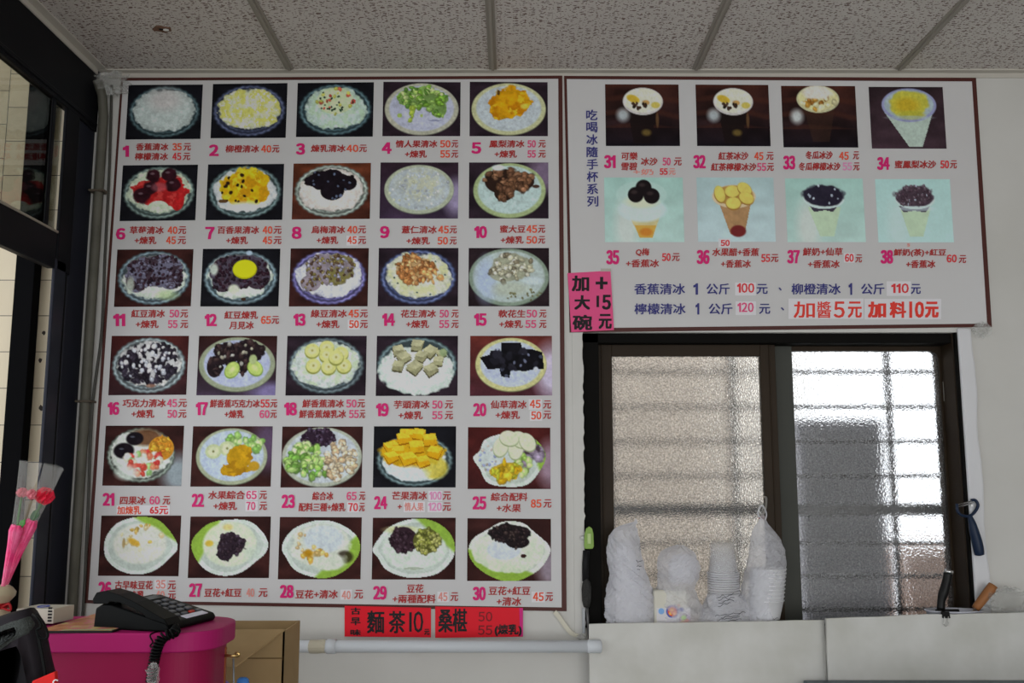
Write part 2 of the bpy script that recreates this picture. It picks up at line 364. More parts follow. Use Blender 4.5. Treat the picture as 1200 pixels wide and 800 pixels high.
b = MB().box(r1, r2 + .01, Yr, Yr + .025, zb, ztr + .01).box(r0, r1, Yr, Yr + .025, zgr, ztr + .01).box(r0, r1, Yr, Yr + .025, zb, zb + .022)
b.box(r1 + .014, r1 + .019, Yr - .004, Yr, zb, ztr)
# rounded top corner of the right light
cr = 0.03
arc = [(r1, Yr, zgr)] + [(r1 - cr + cr * math.cos(a), Yr, zgr - cr + cr * math.sin(a)) for a in np.linspace(math.pi / 2, 0, 8)]
b.prism(arc[::-1], (0, .02, 0))
b.build('sash', m_brown, win, bevel=.0015)
b = MB().box(r0, r1, Yr + .008, Yr + .013, zb + .022, zgr); b.build('frosted_pane', frosted('rippled_glass', 0.125, 200, 0.42, (0.99, 0.99, 1.0), (170, .22)), win)
for zz in (0.05, 0.3):
    pass
MB().box(r1 + .006, r1 + .012, Yr - .006, Yr, wz(1112, 470, Yr), wz(1112, 447, Yr)).build('latch', mat('worn_metal', (.35, .33, .30), .35, .8), win, bevel=.001)
# white plaster ridge right of the window, uneven edge left of it
rr = random.Random(5); zs = np.linspace(1.0, 1.868, 26)
out = [(1.327 + .003 * math.sin(z * 23) + rr.uniform(-.001, .001), -0.011, z) for z in zs]
b = MB().prism([(HX1 - .004, -0.011, z) for z in zs[::-1]] + out, (0, 0.012, 0))
struct(b.build('trim_%d' % k, mat('white_filler', (0.64, 0.64, 0.66), .5), bevel=.006), 'white plaster ridge beside the window'); k += 1
b = MB(); rr = random.Random(8)
for i in range(40):
    z0, z1 = 1.0 + i * (0.856 / 40), 1.0 + (i + 1) * (0.856 / 40)
    pass
zs = np.linspace(1.0, 1.858, 60); b.prism([(HX0 - .03, -.004, z) for z in zs[::-1]] + [(HX0 + rr.uniform(-.002, .0035), -.004, z) for z in zs], (0, .02, 0))
struct(b.build('trim_%d' % k, m_wall, bevel=.001), 'ragged plaster edge left of the window'); k += 1

# ---- outside the window
m_beige = mat('beige_render', (0.66, 0.585, 0.52), .9, noise=(2, .4, (0.62, 0.55, 0.485)))
struct(MB().box(-1.6, wx(868, 500, 1.9), 1.9, 2.1, -0.1, 3.4).build('wall_outside_window', m_beige))
struct(MB().box(-1.6, 4.2, 0.16, 6.0, -0.15, -0.02).build('alley_floor', mat('concrete', (.35, .34, .32))))
struct(MB().box(wx(862, 500, 2.6), wx(924, 500, 2.6), 2.6, 2.8, -0.1, 4.2).build('wall_outside_window', mat('pale_render', (0.74, 0.71, 0.66), .9)))
gx0, gx1 = wx(938, 600, .34), wx(1041, 600, .34)
ac = thing('metal_cabinet', ((gx0 + gx1) / 2, .45, -0.02), 'large grey metal cabinet standing outside behind the right frosted pane', 'cabinet')
MB().box(gx0, gx1, .34, .62, -0.02, wz(990, 491, .34)).build('body', mat('grey_cabinet_paint', (0.42, 0.425, 0.48), .6), ac, bevel=.01)
MB().box(gx0 + .02, gx1 - .02, .334, .342, .6, wz(990, 491, .34) - .03).build('door', mat('grey_cabinet_paint', (0.40, 0.405, 0.455), .6), ac, bevel=.003)
p0, p1 = wx(1064, 650, .6), wx(1122, 650, .6)
struct(MB().box(p0, p1 + .5, .6, .75, -0.02, wz(1085, 640, .6)).build('wall_low_outside', mat('brick_red_render', (0.50, 0.36, 0.29), .9)))
gr = thing('security_grille', (.75, .2, HZ0), 'grey steel burglar bars seen blurred behind the frosted window panes', 'grille')
m_bar = mat('grey_painted_steel', (0.05, 0.052, 0.055), .5)
Yg = 0.19
for i, py in enumerate((435.5, 476.5, 517, 557.5, 597, 636, 675, 714)):
    z = wz(800, py, Yg); h = .017 if i == 4 else .0048
    MB().box(0.16, 1.36, Yg, Yg + .012, z - h, z + h).build('bar', m_bar, gr, bevel=.002)
for px in (716, 862, 1047, 1125):
    x = wx(px, 560, Yg + .012); MB().box(x - .008, x + .008, Yg + .012, Yg + .024, HZ0 - .05, HZ1 + .05).build('upright', m_bar, gr, bevel=.002)
# ------------------------------------------------------------ printed dish photographs
PW, PH = 116, 84
GX, GY = np.meshgrid((np.arange(PW) + .5) / PW, (np.arange(PH) + .5) / PH)
def sm(t): return t * t * (3 - 2 * t)
class Pic:
    """a small printed picture: colours held on a fine grid of mesh vertices"""
    def __init__(s, seed, c0, c1=None, tex=.12):
        s.r = np.random.RandomState(seed); c0 = np.array(c0, float); c1 = c0 if c1 is None else np.array(c1, float)
        s.g = s.noise(44, 32); s.C = c0 + (c1 - c0) * GY[..., None]; s.C = s.C * (1 + tex * (s.noise(5, 8)[..., None] - .5) * 2)
    def noise(s, nx, ny):
        g = s.r.rand(int(ny) + 2, int(nx) + 2); x = GX * nx; y = GY * ny; i = x.astype(int); j = y.astype(int); u = sm(x - i); v = sm(y - j)
        return (g[j, i] * (1 - u) + g[j, i + 1] * u) * (1 - v) + (g[j + 1, i] * (1 - u) + g[j + 1, i + 1] * u) * v
    def fbm(s, nx, ny): return .5 * s.noise(nx, ny) + .3 * s.noise(nx * 2.1, ny * 2.1) + .2 * s.noise(nx * 4.3, ny * 4.3)
    def ell(s, cx, cy, rx, ry, soft=.06, wob=0, rot=0, lobes=None, rough=0):
        c, q = math.cos(rot), math.sin(rot); dx, dy = (GX - cx), (GY - cy) / 1.38
        x = (c * dx + q * dy) / rx; y = (-q * dx + c * dy) * 1.38 / ry; d = np.hypot(x, y); t = np.arctan2(y, x)
        if wob:
            d = d + wob * 2.2 * (s.noise(6, 5) - .5) + wob * 1.8 * (s.noise(17, 13) - .5) + wob * .8 * (s.noise(40, 30) - .5)
        if rough: d = d + rough * (np.roll(s.g, (s.r.randint(80), s.r.randint(110)), (0, 1)) - .5)
        if lobes: d = d * (1 + lobes[1] * np.cos(lobes[0] * t + lobes[2]))
        s.d = d; s.t = t
        return np.clip((1 - d) / soft + .5, 0, 1)
    def poly(s, pts, soft=0):
        ins = np.zeros_like(GX, bool); n = len(pts)
        for i in range(n):
            (xa, ya), (xb, yb) = pts[i], pts[(i + 1) % n]
            if ya == yb: continue
            ins ^= ((ya > GY) != (yb > GY)) & (GX < (xb - xa) * (GY - ya) / (yb - ya) + xa)
        return ins.astype(float)
    def put(s, m, col, a=1.0, tex=0.0, sc=(14, 11)):
        col = np.array(col, float)[None, None, :]
        if tex: col = col * (1 + tex * 2 * (s.fbm(*sc)[..., None] - .5))
        k = (m * a)[..., None]; s.C = s.C * (1 - k) + col * k; return s
    def mix(s, m, c2, sc, thr=.5, w=.12, a=1.0):
        return s.put(m * np.clip((s.fbm(*sc) - thr) / w + .5, 0, 1), c2, a)
    def scatter(s, m, n, size, cols, shade=.35, elong=1.6, jit=.15):
        ys, xs = np.nonzero(m > .5)
        if len(xs) == 0: return s
        pick = s.r.choice(len(xs), n); order = np.argsort(ys[pick])
        for p in pick[order]:
            cx, cy = GX[ys[p], xs[p]], GY[ys[p], xs[p]]; rx = size * s.r.uniform(.7, 1.3); ry = rx * 1.38 / s.r.uniform(1, elong); th = s.r.rand() * 3.14
            c = np.array(cols[s.r.randint(len(cols))], float) * (1 + jit * s.r.uniform(-1, 1))
            e = s.ell(cx, cy + .006, rx * 1.2, ry * 1.2, .4, rot=th, rough=.5); s.put(e, c * (1 - shade), .8)
            e = s.ell(cx, cy, rx, ry, .4, rot=th, rough=.5); s.put(e, c)
            if shade: s.put(s.ell(cx - rx * .2, cy - ry * .3, rx * .45, ry * .4, .7, rot=th), np.minimum(c * 1.25 + 18, 255), .6)
        return s
    def glass(s, rim=(92, 112, 116), ice=(196, 208, 202), cx=.5, cy=.5, rx=.47, ry=.465, ir=(.405, .375), icy=-.02, tex=.10):
        e = s.ell(cx, cy, rx, ry, .05, lobes=(30, .012, 0)); d, t = s.d.copy(), s.t.copy()
        s.put(e, np.array(rim) * .62, .9)
        ring = e * np.clip(1 - np.abs(d - .93) / .055, 0, 1) * (.35 + .65 * s.noise(30, 22)); s.put(ring, np.array(rim) * 1.4 + 22, .9)
        ring = e * np.clip(1 - np.abs(d - .80) / .05, 0, 1) * (.2 + .8 * s.noise(40, 26)) * (t > 0); s.put(ring, np.array(rim) * 1.3 + 10, .8)
        s.ice = s.ell(cx, cy + icy, ir[0], ir[1], .07, wob=.07); s.put(s.ice, ice, 1, tex, (20, 15))
        s.put(s.ice * np.clip((s.d - .72) / .3, 0, 1), np.array(ice) * .78, .55); s.mix(s.ice, np.minimum(np.array(ice) * 1.1, 255), (26, 20), .56, .14, .7)
        return s
    def plate(s, rim=(168, 174, 150), ice=(182, 188, 206), cx=.5, cy=.5, rx=.47, ry=.46, k=.88):
        s.put(s.ell(cx, cy + .015, rx, ry, .03), np.array(rim) * .6); e = s.ell(cx, cy, rx, ry, .03)
        s.put(e, rim, 1, .10, (40, 30)); s.ice = s.ell(cx, cy - .01, rx * k, ry * k, .06); s.put(s.ice, ice, 1, .07, (16, 12))
        s.mix(s.ice, np.array(ice) * .86, (18, 14), .6, .1, .5); return s
    def leaf(s, pts, green=(138, 172, 66), white=(202, 214, 205), side=(0.6, -0.8), cut=.05):
        """lobed bowl: outline through pts, one side green, the rest pale"""
        p = np.array(spline2(pts)); m = s.poly([tuple(q) for q in p]); s.put(m, white, 1, .04)
        cx, cy = p.mean(0); m2 = s.poly([(cx + (x - cx) * .87, cy + (y - cy) * .87) for x, y in p]); s.put(m2, np.array(white) * .90, 1, .04); g = m * np.clip(((GX - cx) * side[0] + (GY - cy) * side[1] - cut) / .04, 0, 1); s.put(g, green, 1, .06); s.bowl = m; return s
def spline2(pts, n=8):
    P = [np.array(p, float) for p in pts]; N = len(P); out = []
    for i in range(N):
        a, b_, c, d = P[i - 1], P[i], P[(i + 1) % N], P[(i + 2) % N]
        for k_ in range(n):
            t = k_ / n; out.append(.5 * (2 * b_ + (c - a) * t + (2 * a - 5 * b_ + 4 * c - d) * t * t + (-a + 3 * b_ - 3 * c + d) * t ** 3))
    return out
BLK = (20, 20, 25); WOOD = (52, 28, 26); PUR = (40, 30, 38)
def paint(n):
    P = Pic(n * 7 + 1, BLK if n in (1, 2, 3, 6, 7, 12, 24) else PUR if n in (4, 5, 9, 10, 14, 15, 16, 18, 19) else WOOD, tex=.25)
    blk, cho, amb = (24, 18, 24), (36, 26, 30), (196, 150, 30)
    if n == 1:
        P.glass((70, 92, 98), (186, 198, 196), tex=.05).put(P.ell(.5, .28, .22, .2, .9), (198, 190, 190), .7)
    elif n == 2:
        P.glass((74, 82, 112), (206, 212, 176), rx=.48, tex=.12); P.mix(P.ice * (GY < .8), (206, 200, 72), (15, 12), .47, .2, .65); P.mix(P.ice, (224, 226, 216), (26, 20), .6, .08)
    elif n == 3:
        P.glass((74, 100, 108), (188, 210, 200)); P.mix(P.ice, (172, 200, 160), (14, 11), .55, .2, .5); z = P.ell(.5, .34, .24, .24)
        P.put(z, (205, 215, 160), .6); P.scatter(z, 12, .02, [(190, 70, 60), (200, 90, 70)], .2); P.scatter(z, 10, .02, [(190, 190, 90)], .1); P.scatter(z, 22, .012, [(25, 40, 35), (30, 60, 40)], 0)
    elif n == 4:
        P.plate((176, 176, 158), (186, 190, 212), ry=.47); z = np.maximum(P.ell(.52, .3, .31, .2, wob=.15), P.ell(.72, .5, .1, .16)); P.put(z, (110, 150, 60), .85, .35)
        P.scatter(z, 60, .035, [(120, 165, 60), (150, 185, 95), (88, 130, 52), (180, 200, 130)], .4, 2.6); P.scatter(P.ell(.36, .58, .05, .12), 6, .03, [(160, 185, 70)], .3, 2); P.put(P.ell(.22, .62, .03, .04), (165, 190, 100)); P.put(P.ell(.5, .62, .02, .03), (170, 190, 110)); P.put(P.ell(.67, .71, .08, .015), (140, 145, 175))
    elif n == 5:
        P.plate((186, 188, 146), (188, 198, 204), ry=.47); z = P.ell(.52, .38, .29, .29, wob=.16); P.put(z, (200, 145, 20), 1, .22, (9, 7)); P.mix(z, (182, 112, 14), (7, 6), .5, .15, .8); P.mix(z, (222, 178, 40), (12, 9), .62, .08); P.put(P.ell(.7, .45, .05, .05, .6), (226, 190, 70)); P.put(P.ell(.37, .2, .02, .05), (90, 60, 20))
    elif n == 6:
        P.glass((104, 124, 120), (200, 214, 190)); z = np.maximum(P.ell(.5, .46, .33, .26, wob=.2), P.ell(.75, .62, .09, .2)); z = z * (1 - P.ell(.5, .8, .15, .16)); P.put(z, (172, 34, 36), 1, .25); P.mix(z, (205, 70, 66), (12, 9), .6, .1, .8)
        for cx, cy, r in ((.42, .2, .10), (.62, .18, .09), (.68, .36, .10), (.28, .55, .11), (.38, .42, .09)): P.put(P.ell(cx, cy, r, r * 1.2, .25, wob=.12), (48, 20, 28), 1, .4); P.put(P.ell(cx - .02, cy - .04, .03, .02, .8), (120, 95, 105), .8)
        P.put(P.ell(.5, .4, .1, .08, .5), (190, 110, 120), .5)
    elif n == 7:
        P.glass((96, 118, 120), (214, 220, 224)); z = P.ell(.49, .42, .33, .34, wob=.1); P.put(z, (216, 176, 26), 1, .16); P.mix(z, (196, 138, 22), (8, 6), .52, .14, .8); P.mix(z, (230, 200, 50), (14, 10), .6, .1); P.put(P.ell(.5, .8, .28, .12, .6) * P.ice, (222, 226, 226), .9)
        P.scatter(z, 16, .018, [(40, 26, 18)], 0); P.put(P.ell(.22, .66, .06, .035), (80, 50, 20), .9)
    elif n == 8:
        P = Pic(57, (96, 50, 32), (70, 36, 28), .3); P.glass((150, 165, 158), (222, 214, 208), tex=.04); z = np.maximum(P.ell(.46, .3, .30, .17, wob=.12), P.ell(.51, .5, .15, .16)); z = np.maximum(z, P.ell(.7, .36, .12, .13)); P.put(np.clip(z * 1.2, 0, 1), (70, 60, 40)); P.put(z, (24, 18, 24), 1, .4); P.scatter(z, 14, .015, [(90, 100, 125)], 0)
    elif n == 9:
        P = Pic(64, (44, 30, 40), (60, 46, 66), .2); P.put(P.ell(.98, .62, .16, .3, .9), (170, 160, 195), .8); P.plate((172, 180, 158), (180, 190, 196), cy=.48, rx=.44, ry=.43); z = P.ell(.52, .4, .28, .28, .7); P.mix(z, (192, 194, 168), (26, 20), .45, .2, .8); P.scatter(P.ice, 50, .014, [(168, 176, 186), (200, 206, 206), (186, 190, 160)], .1)
    elif n == 10:
        P.put(P.ell(.95, .2, .2, .3, .9), (150, 130, 160), .7); P.plate((160, 176, 128), (184, 206, 204), cx=.51, cy=.5, rx=.45, ry=.48); z = np.maximum(P.ell(.42, .34, .22, .22), P.ell(.68, .34, .14, .15)); z = np.maximum(z, P.ell(.44, .55, .12, .14)); P.put(z, (44, 30, 24)); P.scatter(z, 62, .042, [(118, 82, 58), (96, 66, 48), (136, 98, 72)], .55, 1.7); P.put(P.ell(.37, .1, .08, .05, .5), (210, 226, 230)); P.put(P.ell(.84, .43, .045, .03, .3), (70, 48, 38))
    elif n in (11, 12):
        P.glass((110, 132, 142), (208, 220, 206)); z = np.maximum(P.ell(.48, .36, .38, .3, wob=.08), P.ell(.28, .55, .14, .2)); z = np.maximum(z, P.ell(.72, .5, .16, .2)); z = z * P.ice; P.put(z, (66, 52, 62), 1, .3); P.mix(z, (120, 122, 146) if n == 11 else (80, 74, 90), (16, 18), .52, .08, .8); P.scatter(z, 110 if n == 11 else 130, .018, [(42, 22, 32), (54, 34, 44), (34, 22, 30)] + [(112, 110, 132)] * (n == 11), .35)
        if n == 11: P.put(P.ell(.2, .62, .05, .14, .6), (196, 206, 190), .8); P.put(P.ell(.68, .8, .14, .08, .8), (176, 200, 140), .6)
        else: P.put(P.ell(.55, .36, .155, .165, .05), (176, 176, 20)); P.put(P.ell(.55, .35, .145, .15, .1), (218, 218, 34)); P.put(P.ell(.16, .36, .05, .1, .6), (190, 200, 190)); P.put(P.ell(.6, .08, .04, .04, .5), (170, 190, 210)); P.put(P.ell(.42, .7, .07, .08, .5), (206, 216, 190)); P.put(P.ell(.55, .87, .03, .03), (60, 40, 30))
    elif n == 13:
        P = Pic(92, WOOD, tex=.25); P.glass((112, 108, 168), (210, 212, 226)); z = np.maximum(P.ell(.5, .36, .33, .28, wob=.08), P.ell(.27, .6, .13, .14)); z = z * P.ice; P.put(z, (140, 130, 140), 1, .2); P.mix(z * (GX > .5), (122, 116, 62), (8, 7), .4, .2, .9); P.scatter(z, 150, .016, [(92, 72, 52), (120, 110, 60), (150, 148, 170), (76, 56, 44), (134, 122, 84)], .35)
    elif n == 14:
        P.glass((84, 96, 140), (212, 216, 196)); P.mix(P.ice, (206, 208, 150), (9, 7), .55, .2, .7); P.scatter(P.ice, 14, .012, [(70, 90, 90)], 0); z = P.ell(.47, .36, .25, .24, wob=.15); P.put(z, (170, 122, 70), .7); P.scatter(z, 90, .032, [(202, 146, 92), (186, 124, 72), (214, 168, 116), (150, 96, 54)], .45, 2.4); P.scatter(P.ell(.7, .5, .12, .12), 10, .03, [(200, 150, 96)], .3, 2.2)
    elif n == 15:
        P = Pic(106, (38, 28, 32), tex=.2); P.plate((130, 146, 130), (178, 192, 190), ry=.485, rx=.49, k=.9); P.put(P.ell(.22, .55, .12, .35, .9), (168, 184, 222), .7); z = np.maximum(P.ell(.55, .32, .27, .22, wob=.1), P.ell(.45, .42, .2, .16)); P.put(z, (150, 150, 124), .8, .2); P.scatter(z, 60, .03, [(186, 184, 160), (168, 164, 138), (200, 198, 180), (120, 112, 92)], .4, 1.9); P.put(P.ell(.52, .7, .22, .12, .7), (178, 186, 170), .8); P.scatter(P.ell(.7, .8, .25, .1), 20, .012, [(110, 110, 80)], 0); P.put(P.ell(.8, .56, .12, .06, .8), (198, 212, 220), .8)
    elif n == 16:
        P = Pic(113, (70, 30, 28), (50, 30, 34), .2); P.glass((136, 152, 156), (214, 214, 210)); z = P.ell(.5, .44, .38, .37, .1) * P.ice; P.put(z, (160, 160, 166), .5); P.scatter(z, 150, .034, [(36, 30, 38), (48, 42, 54), (28, 24, 32)], .2, 2.2); P.scatter(z, 50, .022, [(206, 202, 204), (186, 190, 202)], .1, 1.6); P.put(P.ell(.54, .84, .06, .03, .6), (150, 110, 90), .8)
    elif n == 17:
        P = Pic(120, WOOD, (60, 48, 64), .2); P.put(P.ell(1, .95, .3, .16, .8), (140, 130, 180), .8); P.plate((150, 158, 132), (180, 188, 220), cx=.5, cy=.48, rx=.48, ry=.45, k=.87); z = np.maximum(P.ell(.56, .28, .31, .2, wob=.2), P.ell(.22, .52, .1, .18)); z = np.maximum(z, P.ell(.57, .5, .08, .14)); P.put(z, cho, 1, .3); P.scatter(z, 40, .035, [(44, 32, 34), (30, 22, 26), (58, 42, 42)], .3, 2.2); P.scatter(z, 14, .018, [(150, 146, 130), (170, 168, 160)], .2)
        for cx, cy, a in ((.44, .57, -.9), (.73, .54, .7)): P.put(P.ell(cx, cy + .01, .11, .12, .1, rot=a), (120, 150, 60)); P.put(P.ell(cx, cy, .10, .11, .15, rot=a), (184, 205, 112), 1, .08); P.put(P.ell(cx, cy, .04, .04, .9, rot=a), (206, 216, 150))
        P.put(P.ell(.7, .4, .05, .08, .3), (170, 185, 130))
    elif n == 18:
        P.glass((96, 112, 118), (204, 216, 210), tex=.14); P.mix(P.ice, (190, 206, 168), (14, 10), .55, .2, .7)
        for cx, cy in ((.32, .25), (.5, .2), (.68, .3), (.5, .32), (.34, .5), (.53, .52), (.72, .5), (.62, .36)):
            P.put(P.ell(cx, cy + .02, .095, .125, .12), (142, 146, 70)); P.put(P.ell(cx, cy, .09, .115, .12), (212, 212, 132), 1, .05); P.put(P.ell(cx, cy, .05, .06, .5), (222, 222, 160)); P.put(P.ell(cx, cy, .014, .02, .8), (170, 160, 90))
    elif n == 19:
        P.glass((96, 118, 122), (212, 226, 218), rx=.49, ry=.47, ir=(.46, .38), icy=.08, tex=.05)
        for cx, cy, r in ((.27, .24, .09), (.5, .16, .1), (.66, .26, .1), (.8, .3, .07), (.34, .36, .1), (.55, .34, .09), (.76, .42, .08), (.27, .5, .09), (.47, .52, .11), (.67, .56, .1)):
            an = P.r.uniform(0, 1.5); sq = [(cx + r * math.cos(an + q * 1.571 + .2 * P.r.rand()), cy + r * 1.25 * math.sin(an + q * 1.571)) for q in range(4)]
            P.put(P.poly([(x, y + .03) for x, y in sq]), (84, 80, 56)); P.put(P.poly(sq), (156, 154, 118), 1, .22); top = [(x, cy + (y - cy) * .55 - .035) for x, y in sq]; P.put(P.poly(top), (182, 180, 144), 1, .14)
        P.put(P.ell(.82, .28, .05, .07, .5), (130, 160, 110), .6)
    elif n == 20:
        P = Pic(141, (96, 42, 36), (70, 36, 44), .15); P.put(P.ell(1.0, .6, .2, .42, .9), (206, 200, 226), .9); P.plate((196, 194, 138), (186, 196, 222), cx=.5, cy=.48, rx=.43, ry=.44, k=.86); bl = [(.38, .12), (.62, .12), (.64, .24), (.74, .22), (.88, .28), (.9, .56), (.78, .56), (.66, .6), (.5, .56), (.48, .7), (.38, .68), (.36, .55), (.22, .56), (.12, .36), (.24, .32), (.25, .25), (.38, .26)]
        P.put(P.poly(bl), (18, 17, 22), 1, .5); P.scatter(P.poly(bl), 10, .018, [(110, 115, 140), (70, 74, 92)], 0); P.scatter(P.poly(bl), 14, .04, [(34, 33, 42)], 0)
        P.put(P.ell(.8, .56, .03, .04, .5), (200, 205, 230))
    elif n == 21:
        P.put(P.ell(.95, .8, .2, .3, .9), (150, 165, 172), .9); P.glass((120, 132, 122), (214, 222, 212), cx=.47, cy=.49, rx=.43, ry=.45, ir=(.38, .38)); P.put(P.ell(.52, .2, .2, .14, .5), (96, 60, 36), .9)
        for cx, cy, r in ((.25, .42, .13), (.38, .22, .11)): P.put(P.ell(cx, cy, r, r, .2), (24, 18, 24), 1, .3); P.put(P.ell(cx - .03, cy - .03, .03, .015, .8), (100, 104, 120), .7)
        z = P.ell(.72, .38, .16, .2); P.put(z, (190, 130, 40), 1, .2); P.scatter(z, 26, .03, [(206, 150, 50), (180, 112, 34)], .3, 2.6); z = P.ell(.5, .6, .22, .2); P.scatter(z, 34, .034, [(214, 80, 66), (150, 196, 120), (214, 120, 90), (226, 220, 200), (208, 64, 60)], .15, 1.3); P.put(P.ell(.3, .78, .14, .12, .6), (216, 226, 216), .8)
    elif n == 22:
        P.put(P.ell(.95, .3, .2, .4, .9), (96, 80, 110), .8); P.plate((160, 168, 140), (184, 198, 220), cx=.5, cy=.5, rx=.44, ry=.46, k=.9); z = P.ell(.66, .27, .22, .16); P.scatter(z, 30, .04, [(150, 192, 104), (176, 206, 134), (124, 170, 84)], .25, 1.5)
        for cx, cy in ((.27, .42), (.44, .37)): P.put(P.ell(cx, cy, .1, .12, .15), (186, 196, 150)); P.put(P.ell(cx, cy, .065, .08, .4), (206, 212, 176)); P.put(P.ell(cx, cy, .015, .02, .6), (130, 130, 80))
        z = np.maximum(P.ell(.6, .5, .16, .2, wob=.2), P.ell(.56, .72, .18, .1, wob=.25)); P.put(z, (180, 138, 26), 1, .2, (9, 7)); P.mix(z, (150, 106, 20), (8, 8), .55, .1, .7); P.put(P.ell(.78, .66, .07, .08, .3), (182, 142, 40))
    elif n == 23:
        P.plate((170, 176, 160), (192, 200, 208), ry=.48, rx=.49, k=.9); z = P.ell(.45, .2, .21, .15, wob=.1); P.put(z, (46, 32, 46)); P.scatter(z, 60, .02, [(40, 26, 40), (58, 42, 58), (76, 64, 84)], .3); z = np.maximum(P.ell(.3, .55, .23, .24), P.ell(.42, .74, .14, .12)); P.scatter(z, 60, .045, [(140, 184, 88), (170, 206, 120), (104, 150, 64), (192, 216, 150)], .4, 1.8); z = P.ell(.72, .56, .2, .32); P.scatter(z, 80, .034, [(206, 188, 156), (190, 164, 130), (220, 206, 180)], .45, 2)
    elif n == 24:
        P.glass((96, 118, 122), (206, 220, 222), cy=.56, rx=.46, ry=.42, ir=(.39, .33), icy=.02); P.put(P.ell(.48, .42, .37, .27, .1, wob=.1), (200, 156, 26), 1, .15); P.put(P.ell(.74, .68, .16, .18, .3), (200, 182, 60), .85, .1)
        for cx, cy, r in ((.4, .14, .11), (.55, .13, .1), (.68, .22, .11), (.22, .34, .11), (.36, .2, .1), (.52, .33, .12), (.3, .4, .1), (.74, .42, .11), (.42, .52, .12), (.6, .57, .1), (.22, .5, .1)):
            an = P.r.uniform(0, 1.5); sq = [(cx + r * math.cos(an + q * 1.571), cy + r * 1.2 * math.sin(an + q * 1.571)) for q in range(4)]; P.put(P.poly([(x, y + .025) for x, y in sq]), (150, 96, 10)); P.put(P.poly(sq), (214, 158, 26), 1, .1); P.put(P.poly([(x, cy + (y - cy) * .5 - .04) for x, y in sq]), (232, 190, 52), 1, .08)
        P.put(P.ell(.4, .78, .26, .12, .5, wob=.1) * P.ice, (208, 222, 230), .9)
    elif n == 25:
        P = Pic(176, (74, 28, 26), (60, 26, 26), .15); P.put(P.ell(1, .6, .16, .35, .9), (170, 150, 170), .8)
        P.leaf([(.07, .5), (.15, .38), (.2, .22), (.35, .13), (.55, .09), (.75, .14), (.9, .32), (.94, .5), (.86, .72), (.72, .92), (.5, .96), (.25, .9), (.15, .68)], side=(.9, -.3), cut=.26); P.put(P.ell(.5, .46, .36, .32, .1), (196, 206, 206), .9, .08); P.scatter(P.ell(.26, .5, .12, .2), 20, .014, [(140, 150, 190), (180, 170, 160)], .1)
        z = P.ell(.78, .44, .12, .22); P.scatter(z, 20, .05, [(160, 146, 170), (136, 120, 140), (80, 60, 74)], .3, 1.3); P.scatter(P.ell(.67, .62, .08, .2), 12, .04, [(150, 186, 90), (180, 206, 130)], .2); z = P.ell(.44, .72, .2, .15, wob=.2); P.put(z, (196, 160, 30), .9, .15); P.scatter(z, 22, .04, [(212, 180, 50), (190, 150, 26), (176, 176, 50)], .3, 3)
        for cx, cy, a in ((.4, .32, 1.9), (.58, .36, 1.7), (.63, .2, .6), (.5, .18, .2), (.72, .24, .9)): P.put(P.ell(cx, cy + .015, .12, .125, .1, rot=a), (150, 160, 120)); P.put(P.ell(cx, cy, .115, .12, .12, rot=a), (210, 220, 186), 1, .05)
    elif n == 26:
        P.leaf([(.06, .5), (.1, .3), (.22, .12), (.45, .03), (.68, .06), (.85, .24), (.97, .52), (.86, .72), (.7, .9), (.48, .97), (.26, .9), (.1, .72)], side=(.55, -.75), cut=.29); P.put(P.ell(.5, .47, .33, .33, .12), (212, 214, 202), .9, .06); P.scatter(P.ell(.5, .35, .28, .22), 18, .024, [(206, 170, 96), (190, 160, 80), (214, 196, 150)], .1, 2); P.put(P.ell(.42, .44, .08, .05, .6, rot=.5), (200, 160, 60)); P.put(P.ell(.55, .62, .2, .1, .8), (220, 220, 204), .8)
        P.put(P.ell(.3, .46, .02, .08, .5), (150, 120, 60), .7)
    elif n == 27:
        P.leaf([(.03, .48), (.08, .3), (.24, .12), (.46, .06), (.7, .07), (.86, .2), (.97, .42), (.94, .6), (.84, .72), (.66, .9), (.45, .96), (.24, .88), (.1, .7)], side=(-.95, -.35), cut=.25); P.put(P.ell(.5, .45, .33, .36, .1), (206, 216, 190), .95, .05); P.put(P.ell(.78, .6, .1, .12, .7), (190, 204, 190), .6); P.put(P.ell(.25, .44, .05, .05, .5), (206, 176, 70)); P.put(P.ell(.47, .18, .06, .05, .7), (212, 196, 130))
        z = np.maximum(P.ell(.53, .46, .2, .18, wob=.2), P.ell(.45, .6, .1, .12)); P.put(z, (46, 34, 44)); P.scatter(z, 60, .018, [(38, 28, 36), (62, 50, 62), (52, 38, 46)], .3)
    elif n == 28:
        P.leaf([(.04, .5), (.1, .3), (.22, .16), (.45, .06), (.66, .08), (.85, .2), (.97, .38), (.96, .62), (.8, .86), (.6, .97), (.4, .95), (.2, .84), (.1, .66)], side=(.75, .55), cut=.20); P.put(P.ell(.5, .45, .36, .34, .1, wob=.06), (206, 212, 198), .95, .06); P.put(P.ell(.8, .64, .1, .1, .4), (40, 30, 20), .8); P.put(P.ell(.62, .72, .2, .14, .3, wob=.1), (204, 212, 196))
        P.put(P.ell(.54, .36, .24, .22, .2), (196, 206, 212), 1, .05); P.scatter(P.ell(.45, .6, .18, .12), 14, .03, [(190, 150, 70), (206, 176, 110)], .1, 1.5); P.put(P.ell(.36, .58, .05, .06, .6), (176, 130, 30)); P.scatter(P.ell(.28, .4, .06, .2), 8, .02, [(200, 176, 130)], .1)
    elif n == 29:
